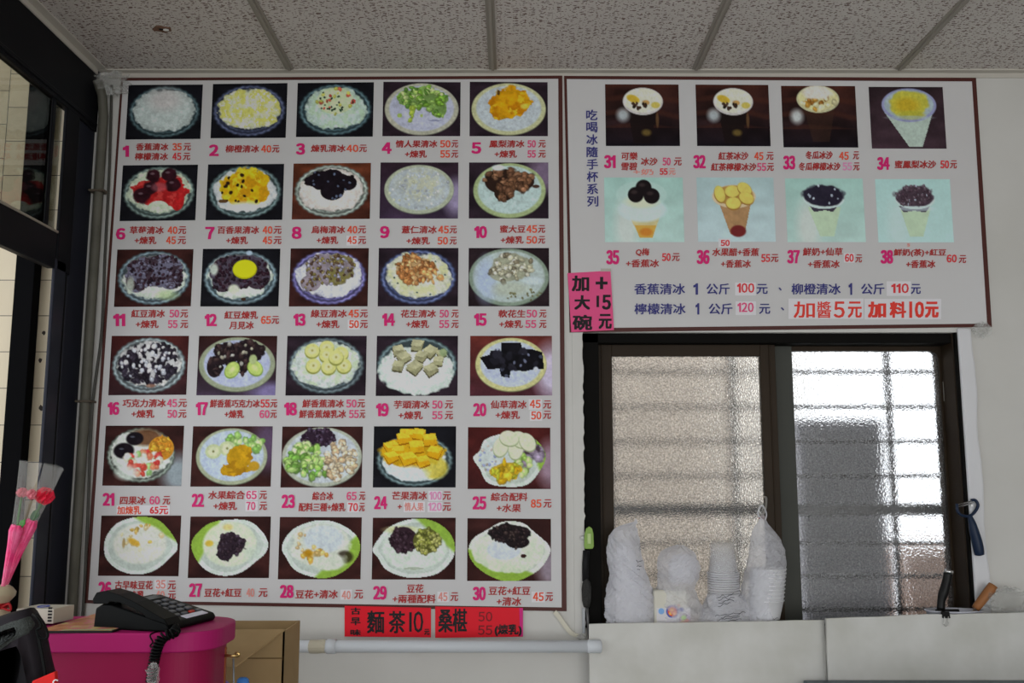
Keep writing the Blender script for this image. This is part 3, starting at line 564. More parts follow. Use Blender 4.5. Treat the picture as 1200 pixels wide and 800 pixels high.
        P.leaf([(.01, .52), (.08, .34), (.2, .16), (.42, .04), (.65, .03), (.86, .16), (.97, .36), (.98, .6), (.88, .8), (.72, .93), (.42, .96), (.18, .84), (.08, .66)], side=(.7, -.6), cut=.28); P.put(P.ell(.5, .5, .38, .34, .08, wob=.04), (206, 220, 206), .95, .05); P.put(P.ell(.35, .2, .2, .06, .7), (190, 190, 130), .7); z = P.ell(.38, .36, .16, .2, wob=.06); P.put(z, (50, 34, 42)); P.scatter(z, 60, .02, [(42, 26, 34), (64, 46, 56)], .35)
        z = P.ell(.65, .38, .16, .2); P.put(z, (88, 90, 40)); P.scatter(z, 70, .022, [(134, 138, 64), (108, 112, 50), (164, 164, 96)], .45); P.put(P.ell(.5, .82, .12, .02), (140, 150, 130), .6)
    elif n == 30:
        P.put(P.ell(1, .8, .16, .3, .9), (160, 150, 165), .8); P.leaf([(.02, .5), (.08, .32), (.25, .18), (.42, .06), (.65, .07), (.8, .22), (.98, .45), (.95, .65), (.82, .85), (.6, .99), (.42, .99), (.2, .86), (.06, .68)], white=(208, 216, 204), side=(-.45, .9), cut=.16); P.put(P.ell(.5, .52, .42, .34, .08, wob=.06), (206, 218, 196), .95, .06); P.put(P.ell(.44, .5, .2, .16, .15), (196, 204, 214)); z = np.maximum(P.ell(.5, .24, .25, .15, wob=.08), P.ell(.6, .38, .14, .1)); P.put(z, (34, 26, 28)); P.scatter(z, 70, .018, [(28, 22, 24), (56, 44, 42), (44, 32, 34)], .3); P.put(P.ell(.67, .6, .035, .03), (50, 30, 26))
    elif n in (31, 32, 33):
        P = Pic(217, (58, 32, 26), (22, 18, 24), .3); P.put(np.clip(np.sin(GY * 26 + P.noise(3, 2) * 3), 0, 1) * (GY < .7), (76, 40, 30), .5)
        if n < 33:
            P.put(P.poly([(.3, .4), (.7, .4), (.6, .95), (.38, .95)]), (26, 18, 18), .9); P.put(P.ell(.7, .58, .02, .12, .5), (110, 80, 50), .7); P.put(P.ell(.24, .5, .08, .1, .9), (176, 186, 190), .9); P.put(P.ell(.55, .78, .06, .05, .8), (120, 100, 50), .8); P.put(P.ell(.51, .28, .27, .22, .04), (196, 192, 190)); P.put(P.ell(.51, .265, .255, .195, .06), (214, 214, 196), 1, .08)
            P.put(P.ell(.38, .24, .09, .06, .3, rot=.3), (200, 170, 60)); P.put(P.ell(.55, .3, .05, .04, .3), (190, 150, 90)); P.put(P.ell(.68, .34, .06, .05, .3), (196, 180, 90)); P.scatter(P.ell(.46, .34, .1, .05), 10, .02, [(30, 24, 20), (60, 40, 30)], .1)
        else:
            P.put(P.poly([(.28, .3), (.72, .3), (.62, .9), (.4, .9)]), (60, 40, 30), .5); P.put(P.ell(.2, .5, .08, .11, .9), (190, 196, 196), .95); P.put(P.ell(.49, .22, .285, .22, .04), (190, 188, 150)); P.put(P.ell(.49, .21, .265, .19, .05), (206, 200, 150), 1, .06); P.scatter(P.ell(.5, .28, .22, .1), 24, .03, [(156, 104, 40), (214, 206, 160), (186, 140, 60)], .2); P.put(P.ell(.5, .12, .2, .11, .3, wob=.1), (216, 210, 200))
    elif n == 34:
        P = Pic(240, (46, 34, 38), (62, 46, 54), .15); P.put(P.poly([(.2, .42), (.84, .42), (.68, .96), (.5, .96)]), (170, 186, 176), 1, .05); P.put(P.ell(.53, .3, .365, .27, .04), (142, 146, 184)); P.put(P.ell(.53, .29, .33, .235, .06), (158, 174, 180)); P.put(P.ell(.52, .27, .25, .2, .2, wob=.12), (186, 180, 70), 1, .08); P.put(P.ell(.5, .3, .16, .12, .7), (190, 160, 40), .8); P.put(P.ell(.55, .46, .18, .07, .4), (176, 172, 60), .9); P.put(P.ell(.53, .5, .3, .03, .5), (160, 176, 180), .6)
    else:
        P = Pic(n * 7, (158, 194, 186), (176, 204, 198), .04); P.put(P.ell(.28, .75, .14, .4, .9), (206, 208, 204), .7)
        if n == 35:
            P.put(P.poly([(.28, .5), (.73, .5), (.6, .93), (.44, .93)]), (198, 188, 140), 1, .05); P.put(P.poly([(.38, .74), (.65, .74), (.6, .93), (.44, .93)]), (200, 160, 76)); P.put(P.ell(.52, .84, .08, .06, .5), (196, 126, 50)); P.put(P.ell(.48, .5, .3, .19, .2), (196, 214, 216), .9); P.put(P.ell(.47, .27, .32, .21, .05), (180, 206, 200), .6); P.put(P.ell(.47, .38, .2, .1, .6), (206, 210, 180), .8)
            for cx, cy in ((.5, .16), (.4, .27), (.6, .29)): P.put(P.ell(cx, cy, .1, .12, .1), (26, 20, 22)); P.put(P.ell(cx - .02, cy - .04, .04, .03, .9), (64, 52, 52), .7)
        elif n == 36:
            P = Pic(252, (166, 190, 192), (182, 202, 206), .04); P.put(P.poly([(.28, .38), (.7, .38), (.6, .88), (.42, .88)]), (166, 130, 92), 1, .12); P.put(P.ell(.52, .83, .1, .09, .2), (110, 40, 40)); P.put(P.ell(.48, .3, .28, .18, .05), (206, 188, 156)); P.put(P.ell(.48, .28, .25, .15, .1), (170, 130, 70))
            for cx, cy, a in ((.3, .26, 1.2), (.46, .22, 0), (.62, .18, .5), (.47, .4, 0), (.64, .32, .3)): P.put(P.ell(cx, cy + .012, .1, .1, .1, rot=a), (150, 110, 50)); P.put(P.ell(cx, cy, .095, .09, .15, rot=a), (214, 196, 100), 1, .06)
        else:
            d = n - 37
            if d: P.put(GX * 0 + 1, (178, 212, 212), .6)
            P.put(P.poly([(.28 + .03 * d, .45), (.7 + .02 * d, .45), (.6, .9), (.42, .9)]), (182, 204, 176), 1, .04); P.put(P.poly([(.3, .43), (.66 + .05 * d, .43), (.6 + .05 * d, .53), (.5, .5), (.36, .53)]), (62, 56, 70)); P.put(P.ell(.49 + .03 * d, .33, .26, .15, .05), (192, 210, 208)); P.put(P.ell(.49 + .03 * d, .3, .25, .14, .1, wob=.05), (44, 40, 54) if not d else (70, 58, 70), 1, .2)
            z = np.maximum(P.ell(.49 + .03 * d, .27, .24, .16, .2, wob=.12), 0); P.put(z, (40, 36, 50) if not d else (72, 58, 68), 1, .2); P.scatter(z, 8 if not d else 12, .012, [(170, 180, 196)], 0)
            if d: P.scatter(z, 60, .016, [(66, 50, 60), (92, 78, 88)], .3); P.put(P.ell(.52, .47, .25, .04, .4), (196, 214, 220), .6)
    q = .3 if n > 34 else 1; C = P.C * (1 + q * (.09 * (P.noise(60, 44) - .5) + .07 * (P.noise(24, 18) - .5)))[..., None]
    return np.clip(C, 4, 250)
PRINT_GAIN = 0.80
def print_material():
    m = bpy.data.materials.new('printed_vinyl'); m.use_nodes = True; nt = m.node_tree; bs = nt.nodes['Principled BSDF']; bs.inputs['Roughness'].default_value = .55; bs.inputs['Specular IOR Level'].default_value = .05
    a = nt.nodes.new('ShaderNodeAttribute'); a.attribute_name = 'print'; nt.links.new(a.outputs['Color'], bs.inputs['Base Color']); return m
m_print = print_material()
def photo(n, quad, Y, parent, label):
    """quad: top-left, top-right, bottom-right, bottom-left measured corners (photo pixels)"""
    C = paint(n) / 255.0; L = np.where(C <= .04045, C / 12.92, ((C + .055) / 1.055) ** 2.4) / PRINT_GAIN; L = np.clip(L, 0, .80)
    q = [np.array(W(*p, Y)) for p in quad]; off = np.array(WORLD[parent.name])
    xl, xr = (q[0][0] + q[3][0]) / 2, (q[1][0] + q[2][0]) / 2
    u = np.linspace(0, 1, PW)[None, :, None]; v = np.linspace(0, 1, PH)[:, None, None]
    tl, tr = np.array((xl, Y, q[0][2])), np.array((xr, Y, q[1][2])); br, bl = np.array((xr, Y, q[2][2])), np.array((xl, Y, q[3][2]))
    V = ((tl * (1 - u) + tr * u) * (1 - v) + (bl * (1 - u) + br * u) * v).reshape(-1, 3) - off
    idx = np.arange(PW * PH).reshape(PH, PW); F = np.stack([idx[:-1, :-1], idx[1:, :-1], idx[1:, 1:], idx[:-1, 1:]], -1).reshape(-1, 4)
    me = bpy.data.meshes.new('dish_photo'); me.vertices.add(len(V)); me.vertices.foreach_set('co', V.astype(np.float32).ravel())
    me.loops.add(F.size); me.loops.foreach_set('vertex_index', F.astype(np.int32).ravel()); me.polygons.add(len(F)); me.polygons.foreach_set('loop_start', np.arange(0, F.size, 4, dtype=np.int32)); me.polygons.foreach_set('loop_total', np.full(len(F), 4, np.int32))
    me.update(calc_edges=True); at = me.color_attributes.new('print', 'FLOAT_COLOR', 'POINT'); at.data.foreach_set('color', np.concatenate([L.reshape(-1, 3), np.ones((PW * PH, 1))], 1).astype(np.float32).ravel())
    me.materials.append(m_print); o = bpy.data.objects.new('dish_photo', me); COL.objects.link(o); o.parent = parent; o['label'] = label; return o
# ------------------------------------------------------------ the two menu posters
m_sheet = mat('vinyl_sheet', (0.60, 0.595, 0.60), 0.45, spec=.12, noise=(2.5, .4, (0.57, 0.56, 0.56)), bump=(5, .06))
m_border = mat('maroon_print', (0.075, 0.022, 0.018), 0.45)
INK = {'b': mat('brown_red_ink', (0.40, 0.035, 0.035), .5), 'o': mat('orange_red_marker', (0.78, 0.10, 0.045), .5), 'p': mat('pink_marker', (0.72, 0.09, 0.22), .5),
       'f': mat('faded_red_marker', (0.74, 0.30, 0.26), .5), 'l': mat('pale_pink_marker', (0.75, 0.30, 0.52), .5), 'r': mat('red_marker', (0.70, 0.05, 0.06), .5),
       'n': mat('magenta_ink', (0.66, 0.018, 0.17), .5), 'v': mat('navy_ink', (0.045, 0.045, 0.20), .5), 'k': mat('black_marker', (0.012, 0.01, 0.012), .5), 'd': mat('dark_red_marker', (0.20, 0.01, 0.015), .5)}
m_sticker = mat('white_sticker', (0.72, 0.70, 0.73), .5)
YS, YP, YK, YT = -0.0040, -0.0046, -0.0052, -0.0058           # sheet, photos, stickers, ink
def poly_px(mb, pts, Y, d=0.0, mi=0):
    P = [W(px, py, Y) for px, py in pts]
    if d: mb.prism(P, (0, d, 0), mi)
    else: mb.add(P, [tuple(range(len(P)))], mi)
def sheet(parent, quad, name='sheet', m=None, Y=YS, d=.0036, label=None):
    b = MB(); poly_px(b, quad, Y, d); return b.build(name, m or m_sheet, parent, label=label)
def border(parent, out, inn):
    b = MB()
    for i in range(4):
        j = (i + 1) % 4; poly_px(b, [out[i], out[j], inn[j], inn[i]], YS - .0004)
    return b.build('border', m_border, parent)
def caption(parent, lines, h, bold=.55):
    """lines: (centre y, text, x0, x1, ink)"""
    inks = []; b = MB(); st = MB()
    for ln in lines:
        yc, tx, x0, x1, ink = ln[:5]; hh = ln[5] if len(ln) > 5 else h
        if ink not in inks: inks.append(ink)
        dig = tx[0].isdigit()
        put_text(b, tx, x0, yc - hh / 2, x1, yc + hh / 2, YT, inks.index(ink), bold=(.75 if dig else bold), shear=.08 if ink == 'b' else 0)
    return b.build('caption', [INK[i] for i in inks], parent)
def number(parent, tx, x0, y0, x1, y1):
    b = MB(); put_text(b, tx, x0, y0, x1, y1, YT, 0, bold=1.7); return b.build('item_number', INK['n'], parent)
def sticker(parent, x0, y0, x1, y1):
    b = MB(); poly_px(b, [(x0, y0), (x1, y0), (x1, y1), (x0, y1)], YK, .0004); return b.build('price_sticker', m_sticker, parent)

A = thing('menu_poster', W(380, 716, YS), 'large white menu poster with thirty numbered shaved ice and tofu pudding photographs', 'poster')
QA = [(135.5, 93), (659, 88.5), (664, 716), (99, 706.5)]
outA = [(142.0, 91.2), (659, 88.5), (664, 716), (98.5, 706.5)]
innA = [(144.3, 94.6), (654.2, 92.3), (658.2, 711.5), (103.2, 702.8)]
sheet(A, outA); border(A, outA, innA)
DISH = {1: 'white shaved ice in a glass bowl', 2: 'yellow orange flavoured shaved ice', 3: 'shaved ice with red and black sprinkles', 4: 'ice topped with green mango strips', 5: 'ice topped with amber pineapple',
 6: 'ice with red strawberry sauce', 7: 'ice with yellow passion fruit', 8: 'ice with black plum jam', 9: 'pale barley ice on a plate', 10: 'ice topped with brown beans', 11: 'ice covered in red beans', 12: 'red bean ice with a yellow egg yolk', 13: 'mung bean ice in a purple bowl',
 14: 'ice topped with orange brown peanuts', 15: 'ice with soft pale peanuts', 16: 'chocolate marbled ice', 17: 'chocolate and banana ice', 18: 'ice topped with banana slices', 19: 'ice topped with taro cubes', 20: 'ice topped with black grass jelly', 21: 'four fruit ice with jelly bits',
 22: 'mixed fruit ice with banana and pineapple', 23: 'ice with beans, green fruit and peanuts', 24: 'mango ice heaped with orange cubes', 25: 'lobed green bowl of mixed fruit', 26: 'tofu pudding in a green rimmed bowl', 27: 'tofu pudding with red beans in the middle', 28: 'tofu pudding with an ice ball',
 29: 'tofu pudding with red and green beans', 30: 'tofu pudding with red beans and ice', 31: 'dark drink cup with white cream', 32: 'tea ice cup with white cream', 33: 'winter melon ice cup', 34: 'white cup of yellow pineapple ice', 35: 'clear cup topped with three black plums', 36: 'brown cup topped with banana slices', 37: 'milk cup topped with black jelly', 38: 'milk cup topped with red beans'}
# top-left x, top-right x, top y (left, right), bottom y (left, right)
R = {1: (150.7, 237.8, 99.5, 99, 163.5, 162.7), 2: (249.6, 337, 98.4, 97.3, 161.9, 161.4), 3: (348.9, 438.2, 97.3, 96.3, 160.5, 160), 4: (449.3, 539.8, 95.8, 96.3, 159.5, 159.5), 5: (550.6, 641.7, 95.8, 96.3, 159.5, 159.5),
 6: (144, 232, 193.7, 192.9, 259, 258), 7: (243.9, 333, 192.6, 192, 258, 257.5), 8: (344, 434.8, 191.6, 190.8, 257, 256.4), 9: (446, 537.2, 190.3, 190.3, 256, 256), 10: (549.8, 642.5, 190.3, 190.3, 255.9, 255.9),
 11: (137.5, 226.8, 292.3, 291.8, 359.5, 358.8), 12: (237.8, 328.6, 291.5, 291.3, 359, 359), 13: (340.7, 432.2, 291, 290.6, 359, 358.8), 14: (444, 537.2, 290.5, 290.5, 358.8, 358.8), 15: (549.3, 643.3, 290.5, 290.5, 358.8, 358.8),
 16: (131, 221.5, 393.4, 393.4, 463, 462.4), 17: (233.3, 325, 393.4, 393.4, 463, 463), 18: (336.8, 429.8, 393.4, 393.4, 463.3, 463.3), 19: (441.7, 536.7, 393.4, 393.4, 463.8, 463.5), 20: (551.1, 646.7, 393.4, 393.4, 463.8, 463.2),
 21: (124, 215.8, 498.6, 498.6, 568.8, 569.4), 22: (226.3, 319.6, 499.3, 499.3, 570, 570), 23: (331, 425.3, 499.6, 499.6, 571, 571), 24: (438.3, 534.5, 499.3, 499.3, 571, 571), 25: (548.5, 644.8, 500.3, 501, 572.8, 572.8),
 26: (118.9, 212.5, 603.9, 603.9, 674.4, 675), 27: (223.3, 317.5, 605, 605, 677, 677), 28: (328, 424, 605.5, 606, 678.6, 678.6), 29: (437, 534, 606.4, 606.4, 678.8, 678.8), 30: (547.8, 645.5, 607, 607.8, 680.5, 680.5),
 31: (709, 795.1, 98.7, 99, 171, 171), 32: (815, 900.3, 99.1, 99.5, 171, 171.3), 33: (915.2, 1002, 100.5, 100.8, 172.6, 172.8), 34: (1017.8, 1104.6, 101.7, 102, 174, 174.2),
 35: (707.9, 800, 207.9, 208, 283.6, 283.6), 36: (816.1, 906.2, 207.9, 208, 283.2, 283.2), 37: (919.8, 1010.8, 209, 209.2, 283.6, 283.6), 38: (1025.3, 1113, 209.7, 209.9, 283.9, 283.9)}
def put_photo(n, parent):
    xl, xr, ytl, ytr, ybl, ybr = R[n]
    # sides hang plumb: the lower corners sit under the upper ones
    def below(px, py, qy):
        X = W(px, py)[0]; lo, hi = px - 30, px + 30
        for _ in range(30):
            m_ = (lo + hi) / 2
            if W(m_, qy)[0] < X: lo = m_
            else: hi = m_
        return lo
    photo(n, [(xl, ytl), (xr, ytr), (below(xr, ytr, ybr), ybr), (below(xl, ytl, ybl), ybl)], YP, parent, 'printed photograph of ' + DISH[n])
NUM = {1: (143.8, 170.3, 151.3, 184), 2: (245, 169, 256.3, 183), 3: (346.8, 167.5, 357.5, 181.5), 4: (447.4, 166.4, 459, 180.4), 5: (552.4, 166.4, 564, 180.4), 6: (135.7, 266.8, 147, 281), 7: (240.5, 265.5, 251.4, 280.5), 8: (341.8, 265.2, 353.4, 280.2), 9: (445.3, 264.4, 456.6, 279.3), 10: (555.9, 264.4, 570.7, 279.3),
 11: (132.6, 367.3, 146.8, 382.3), 12: (239.8, 367.3, 254, 382.3), 13: (343.9, 367, 358, 382), 14: (447.9, 366.8, 462.8, 382), 15: (555.6, 366.8, 570.3, 382), 16: (126.3, 470.6, 139.7, 486.3), 17: (229.5, 470.8, 243.4, 486.6), 18: (333, 471, 347.9, 487), 19: (440.7, 471.9, 455.6, 488), 20: (554.5, 471.9, 570, 488),
 21: (120.3, 577, 134, 592.7), 22: (224.7, 578, 239, 594), 23: (330, 579, 345.5, 595.5), 24: (438.3, 580.8, 453.8, 596.7), 25: (553.7, 581, 569.9, 597.2), 26: (115.3, 681, 130.5, 698.7), 27: (221.5, 683, 236.7, 699.5), 28: (328, 684.8, 344, 700.8), 29: (437.3, 686, 453.3, 702.7), 30: (554, 687, 569.3, 703.6),
 31: (707.9, 181.3, 721.6, 197.4), 32: (812.4, 181.3, 827, 197.6), 33: (917.7, 182, 932, 198.8), 34: (1027.9, 183.6, 1042.7, 199.4), 35: (710.4, 292.6, 725.7, 310), 36: (816.4, 292.4, 831.6, 309.6), 37: (922.5, 292.4, 937.2, 308.9), 38: (1032, 292.5, 1046.7, 309.2)}
T = {1: [(172, '香蕉清冰', 159.3, 197.5, 'b'), (172, '35', 202, 213, 'o'), (172, '元', 215, 223.8, 'b'), (183.3, '檸檬清冰', 158, 197, 'b'), (183.3, '45', 202, 212.5, 'r'), (183.3, '元', 214.5, 223, 'b')],
 2: [(174.3, '柳橙清冰', 264.3, 303.8, 'b'), (174.3, '40', 306, 318, 'o'), (174.3, '元', 319, 327.5, 'b')],
 3: [(173.8, '煉乳清冰', 364.5, 405, 'b'), (173.8, '40', 406, 420, 'o'), (173.8, '元', 421, 430, 'b')],
 4: [(168.5, '情人果清冰', 463.6, 512.6, 'b'), (168.5, '50', 515.6, 528, 'o'), (168.5, '元', 529.3, 537, 'b'), (180.4, '+煉乳', 474.5, 500.4, 'b'), (180.4, '55', 515.8, 527.5, 'o'), (180.4, '元', 529, 537, 'b')],
 5: [(168.5, '鳳梨清冰', 573.4, 614.7, 'b'), (168.5, '50', 618, 628, 'p'), (168.5, '元', 631, 639.5, 'b'), (180.4, '+煉乳', 579.5, 606, 'b'), (180.4, '55', 618, 628, 'p'), (180.4, '元', 631, 639.5, 'b')],
 6: [(269.6, '草莓清冰', 152, 192, 'b'), (269.6, '40', 196.4, 208, 'o'), (269.6, '元', 209, 218.3, 'b'), (281.5, '+煉乳', 157.6, 183.5, 'b'), (281.5, '45', 194.6, 206.2, 'o'), (281.5, '元', 208.3, 218, 'b')],
 7: [(269.4, '百香果清冰', 254.8, 303.8, 'b'), (269.4, '40', 307.7, 319.3, 'o'), (269.4, '元', 320.6, 330, 'b'), (281.5, '+煉乳', 265, 290.7, 'b'), (281.5, '45', 307.7, 319, 'o'), (281.5, '元', 320.6, 330, 'b')],
 8: [(269, '烏梅清冰', 365, 404.6, 'b'), (269, '40', 407, 418.8, 'o'), (269, '元', 419.8, 429, 'b'), (281.3, '+煉乳', 371, 396.6, 'b'), (281.3, '45', 407, 418, 'o'), (281.3, '元', 419.8, 429, 'b')],
 9: [(269, '薏仁清冰', 470.6, 512, 'b'), (269, '45', 513.5, 526, 'o'), (269, '元', 527, 535.4, 'b'), (282, '+煉乳', 476.2, 504, 'b'), (282, '50', 512.6, 525, 'o'), (282, '元', 527, 535.2, 'b')],
 10: [(268.3, '蜜大豆', 585.8, 615.9, 'b'), (268.3, '45', 616.8, 629.5, 'o'), (268.3, '元', 630.8, 639, 'b'), (281, '+煉乳', 586.7, 613.8, 'b'), (281, '50', 616.8, 629.5, 'o'), (281, '元', 630.8, 639, 'b')],
 11: [(367.3, '紅豆清冰', 153.8, 193.3, 'b'), (367.3, '50', 198.5, 210, 'p'), (367.3, '元', 211.4, 220.4, 'b'), (379.7, '+煉乳', 159, 186, 'b'), (379.7, '55', 196.6, 208, 'p'), (379.7, '元', 211.4, 220.4, 'b')],
 12: [(369, '紅豆煉乳', 263, 302.5, 'b'), (381, '月見冰', 268.7, 297.4, 'b'), (374.8, '65', 305.6, 317.6, 'o'), (374.8, '元', 318.4, 327, 'b')],
 13: [(367.3, '綠豆清冰', 364.3, 406.4, 'b'), (367.3, '45', 408.2, 420.6, 'o'), (367.3, '元', 421.9, 431, 'b'), (379.7, '+煉乳', 370.7, 398, 'b'), (379.7, '50', 409, 420.6, 'o'), (379.7, '元', 421.9, 431, 'b')],
 14: [(367.4, '花生清冰', 469.6, 511, 'b'), (367.4, '50', 515, 526, 'p'), (367.4, '元', 529, 537.5, 'b'), (379.6, '+煉乳', 475.9, 503, 'b'), (379.6, '55', 514.5, 526.5, 'p'), (379.6, '元', 529, 537.5, 'b')],
 15: [(367.4, '軟花生', 584, 616, 'b'), (367.4, '50', 616.9, 629.4, 'p'), (367.4, '元', 631.8, 640.5, 'b'), (379.6, '+煉乳', 585, 613, 'b'), (379.6, '55', 615.5, 628.5, 'p'), (379.6, '元', 631.8, 640.5, 'b')],
 16: [(472.2, '巧克力清冰', 143.6, 194.3, 'b'), (472.2, '45', 195.6, 207.4, 'p'), (472.2, '元', 209, 219, 'b'), (484.7, '+煉乳', 154, 181, 'b'), (484.7, '50', 196, 207.4, 'p'), (484.7, '元', 209, 218.5, 'b')],
 17: [(472.7, '鮮香蕉巧克力冰', 246, 304.5, 'b'), (472.7, '55', 305, 316, 'r'), (472.7, '元', 316.9, 324.8, 'b'), (485, '+煉乳', 263, 286, 'b'), (485, '60', 303.8, 316, 'p'), (485, '元', 316.9, 324.4, 'b')],
 18: [(472.7, '鮮香蕉清冰', 354.4, 403, 'b'), (472.7, '50', 405.6, 418, 'p'), (472.7, '元', 419, 427.7, 'b'), (485, '鮮香蕉煉乳冰', 350.5, 405.6, 'b'), (485, '55', 408.8, 420.6, 'p'), (485, '元', 421.4, 428, 'b')],
 19: [(473.9, '芋頭清冰', 461.3, 503.5, 'b'), (473.9, '50', 506.3, 518.7, 'p'), (473.9, '元', 521.4, 530.9, 'b'), (486.4, '+煉乳', 466.9, 495.6, 'b'), (486.4, '55', 506.3, 518.7, 'p'), (486.4, '元', 521.4, 530.9, 'b')],
 20: [(473.9, '仙草清冰', 574.8, 617.3, 'b'), (473.2, '45', 620.8, 633.6, 'o'), (473.9, '元', 636.6, 645.9, 'b'), (486, '+煉乳', 580.7, 609.4, 'b'), (486.6, '50', 622.3, 634.5, 'o'), (486, '元', 636.6, 645.9, 'b')],
 21: [(586, '四果冰', 140.5, 171, 'b'), (586, '60', 174.9, 187.2, 'p'), (586, '元', 190.6, 199.5, 'b'), (597.6, '加煉乳', 137.3, 165.4, 'o'), (597.6, '65元', 175.4, 197, 'r')],
 22: [(579.8, '水果綜合', 244, 287, 'b'), (579.8, '65', 288.3, 300.9, 'p'), (579.8, '元', 304, 312.7, 'b'), (592.6, '+煉乳', 250, 277.8, 'b'), (592.6, '70', 288.5, 299.3, 'p'), (592.6, '元', 304, 312.7, 'b')],
 23: [(581, '綜合冰', 366, 390.6, 'b'), (581, '65', 405.9, 418, 'p'), (581, '元', 420.8, 428, 'b'), (594, '配料三種+煉乳', 350, 405, 'b'), (594, '70', 408, 419.5, 'r'), (594, '元', 421, 427.5, 'b')],
 24: [(580.6, '芒果清冰', 459.3, 500.6, 'b'), (580.6, '100', 503.3, 517.6, 'l'), (580.6, '元', 519, 528.4, 'b'), (593.5, '+', 466, 471, 'b', 5), (593.5, '情人果', 474, 496.4, 'f'), (593.5, '120', 502, 517.6, 'l'), (593.5, '元', 519, 528.4, 'b')],
 25: [(582, '綜合配料', 575.2, 618.3, 'b'), (595, '+水果', 582, 610.6, 'b'), (589.8, '85', 622, 634.6, 'o'), (589.8, '元', 637, 646.3, 'b')],
 26: [(685.3, '古早味豆花', 134.5, 179, 'b'), (684.5, '35', 182.5, 194, 'f'), (685.3, '元', 196.7, 206, 'b'), (697, '煉乳', 150, 170, 'b'), (697, '40', 182.5, 193, 'f'), (697, '元', 196.7, 206, 'b')],
 27: [(694.2, '豆花+紅豆', 239.3, 282.8, 'b'), (694.2, '40', 288.7, 298, 'f'), (694.2, '元', 303, 313.5, 'b')],
 28: [(696, '豆花+清冰', 346, 395.9, 'b'), (697, '40', 400.5, 411, 'f'), (696, '元', 415.3, 425.5, 'b')],
 29: [(689.3, '豆花', 476.7, 496.4, 'b'), (701.4, '+兩種配料', 460, 510.7, 'b'), (699, '45', 513.6, 524.4, 'f'), (699, '元', 528, 537, 'b')],
 30: [(692, '豆花+紅豆', 572.6, 621.6, 'b'), (704.5, '+清冰', 582, 611, 'b'), (699, '45', 624.5, 637.2, 'o'), (699, '元', 639.4, 648, 'b')],
 31: [(182.8, '可樂', 727.9, 747.3, 'b'), (194.8, '雪碧', 728, 746.7, 'b'), (189.2, '冰沙', 751, 770.6, 'b'), (189.2, '50', 776.4, 786, 'p'), (189.2, '元', 789.8, 799, 'b'), (201.3, '+奶', 742, 766, 'f', 7.5), (201, '55', 773, 782.5, 'r', 8), (201, '元', 783.8, 791.7, 'f', 8)],
 32: [(182.7, '紅茶冰沙', 842, 877, 'b'), (182.9, '45', 883.9, 894.7, 'o'), (182.7, '元', 898, 906.6, 'b'), (195.6, '紅茶檸檬冰沙', 833.3, 886.4, 'b'), (195.6, '55', 887, 898, 'p'), (195.6, '元', 898.8, 907, 'b')],
 33: [(181.7, '冬瓜冰沙', 944, 975.8, 'b'), (182.6, '45', 983.4, 994.7, 'o'), (182, '元', 999.7, 1006.8, 'b'), (195, '冬瓜檸檬冰沙', 935.9, 984.8, 'b'), (195, '55', 987.3, 998.6, 'l'), (195, '元', 1000, 1007.4, 'b')],
 34: [(192.6, '蜜鳳梨冰沙', 1048.6, 1097, 'b'), (192.6, '50', 1102, 1112.3, 'r'), (192.6, '元', 1113.6, 1121.5, 'b')],
 35: [(295.3, 'Q梅', 745, 761, 'b'), (308.5, '+香蕉冰', 733.6, 772.4, 'b'), (301.2, '50', 775.7, 786, 'r'), (301.2, '元', 787.6, 796.6, 'b')],
 36: [(284.6, '50', 844.5, 855.2, 'r', 7.5), (295.3, '水果醋+香蕉', 834.7, 889.4, 'b'), (309, '+香蕉冰', 844.8, 880, 'b'), (302.3, '55', 892, 902.6, 'r'), (302.3, '元', 903.5, 912.3, 'b')],
 37: [(294.9, '鮮奶+仙草', 941, 987.6, 'b'), (309.3, '+香蕉冰', 946.8, 984.2, 'b'), (302, '60', 990, 1000.5, 'r'), (302.8, '元', 1002.6, 1010.3, 'b')],
 38: [(296.2, '鮮奶(茶)+紅豆', 1047.4, 1108.8, 'b'), (309.3, '+香蕉冰', 1062, 1096.3, 'b'), (302.8, '60', 1109.4, 1121.3, 'r'), (303.5, '元', 1123.8, 1132.4, 'b'), (287, '5', 1063, 1066.5, 'f', 4)]}
STK = {8: [(406, 276, 419.5, 287.5)], 13: [(407.5, 374.5, 422, 386)], 20: [(619.5, 467.5, 635.3, 480), (620.8, 481, 635.3, 493)], 21: [(136.5, 592, 199, 603)], 22: [(287.5, 574.5, 302, 586), (287.5, 587, 302, 599)],
 23: [(407, 588, 420.5, 600)], 24: [(502, 575, 518.5, 587), (473, 587.5, 498, 600), (501, 588, 518.5, 600)], 26: [(181, 679.5, 195.5, 690.5)], 28: [(399, 690.5, 412.5, 702.5)], 29: [(512.5, 693, 526, 705)], 30: [(623, 693, 638.5, 705.5)],
 36: [(842, 279.5, 856, 289.5)], 37: [(989, 296.5, 1001.5, 307.5)]}
for n in range(1, 31):
    put_photo(n, A); number(A, str(n), *NUM[n])
    for q in STK.get(n, []): sticker(A, *q)
    caption(A, T[n], 8.9 + .3 * ((n - 1) // 5))

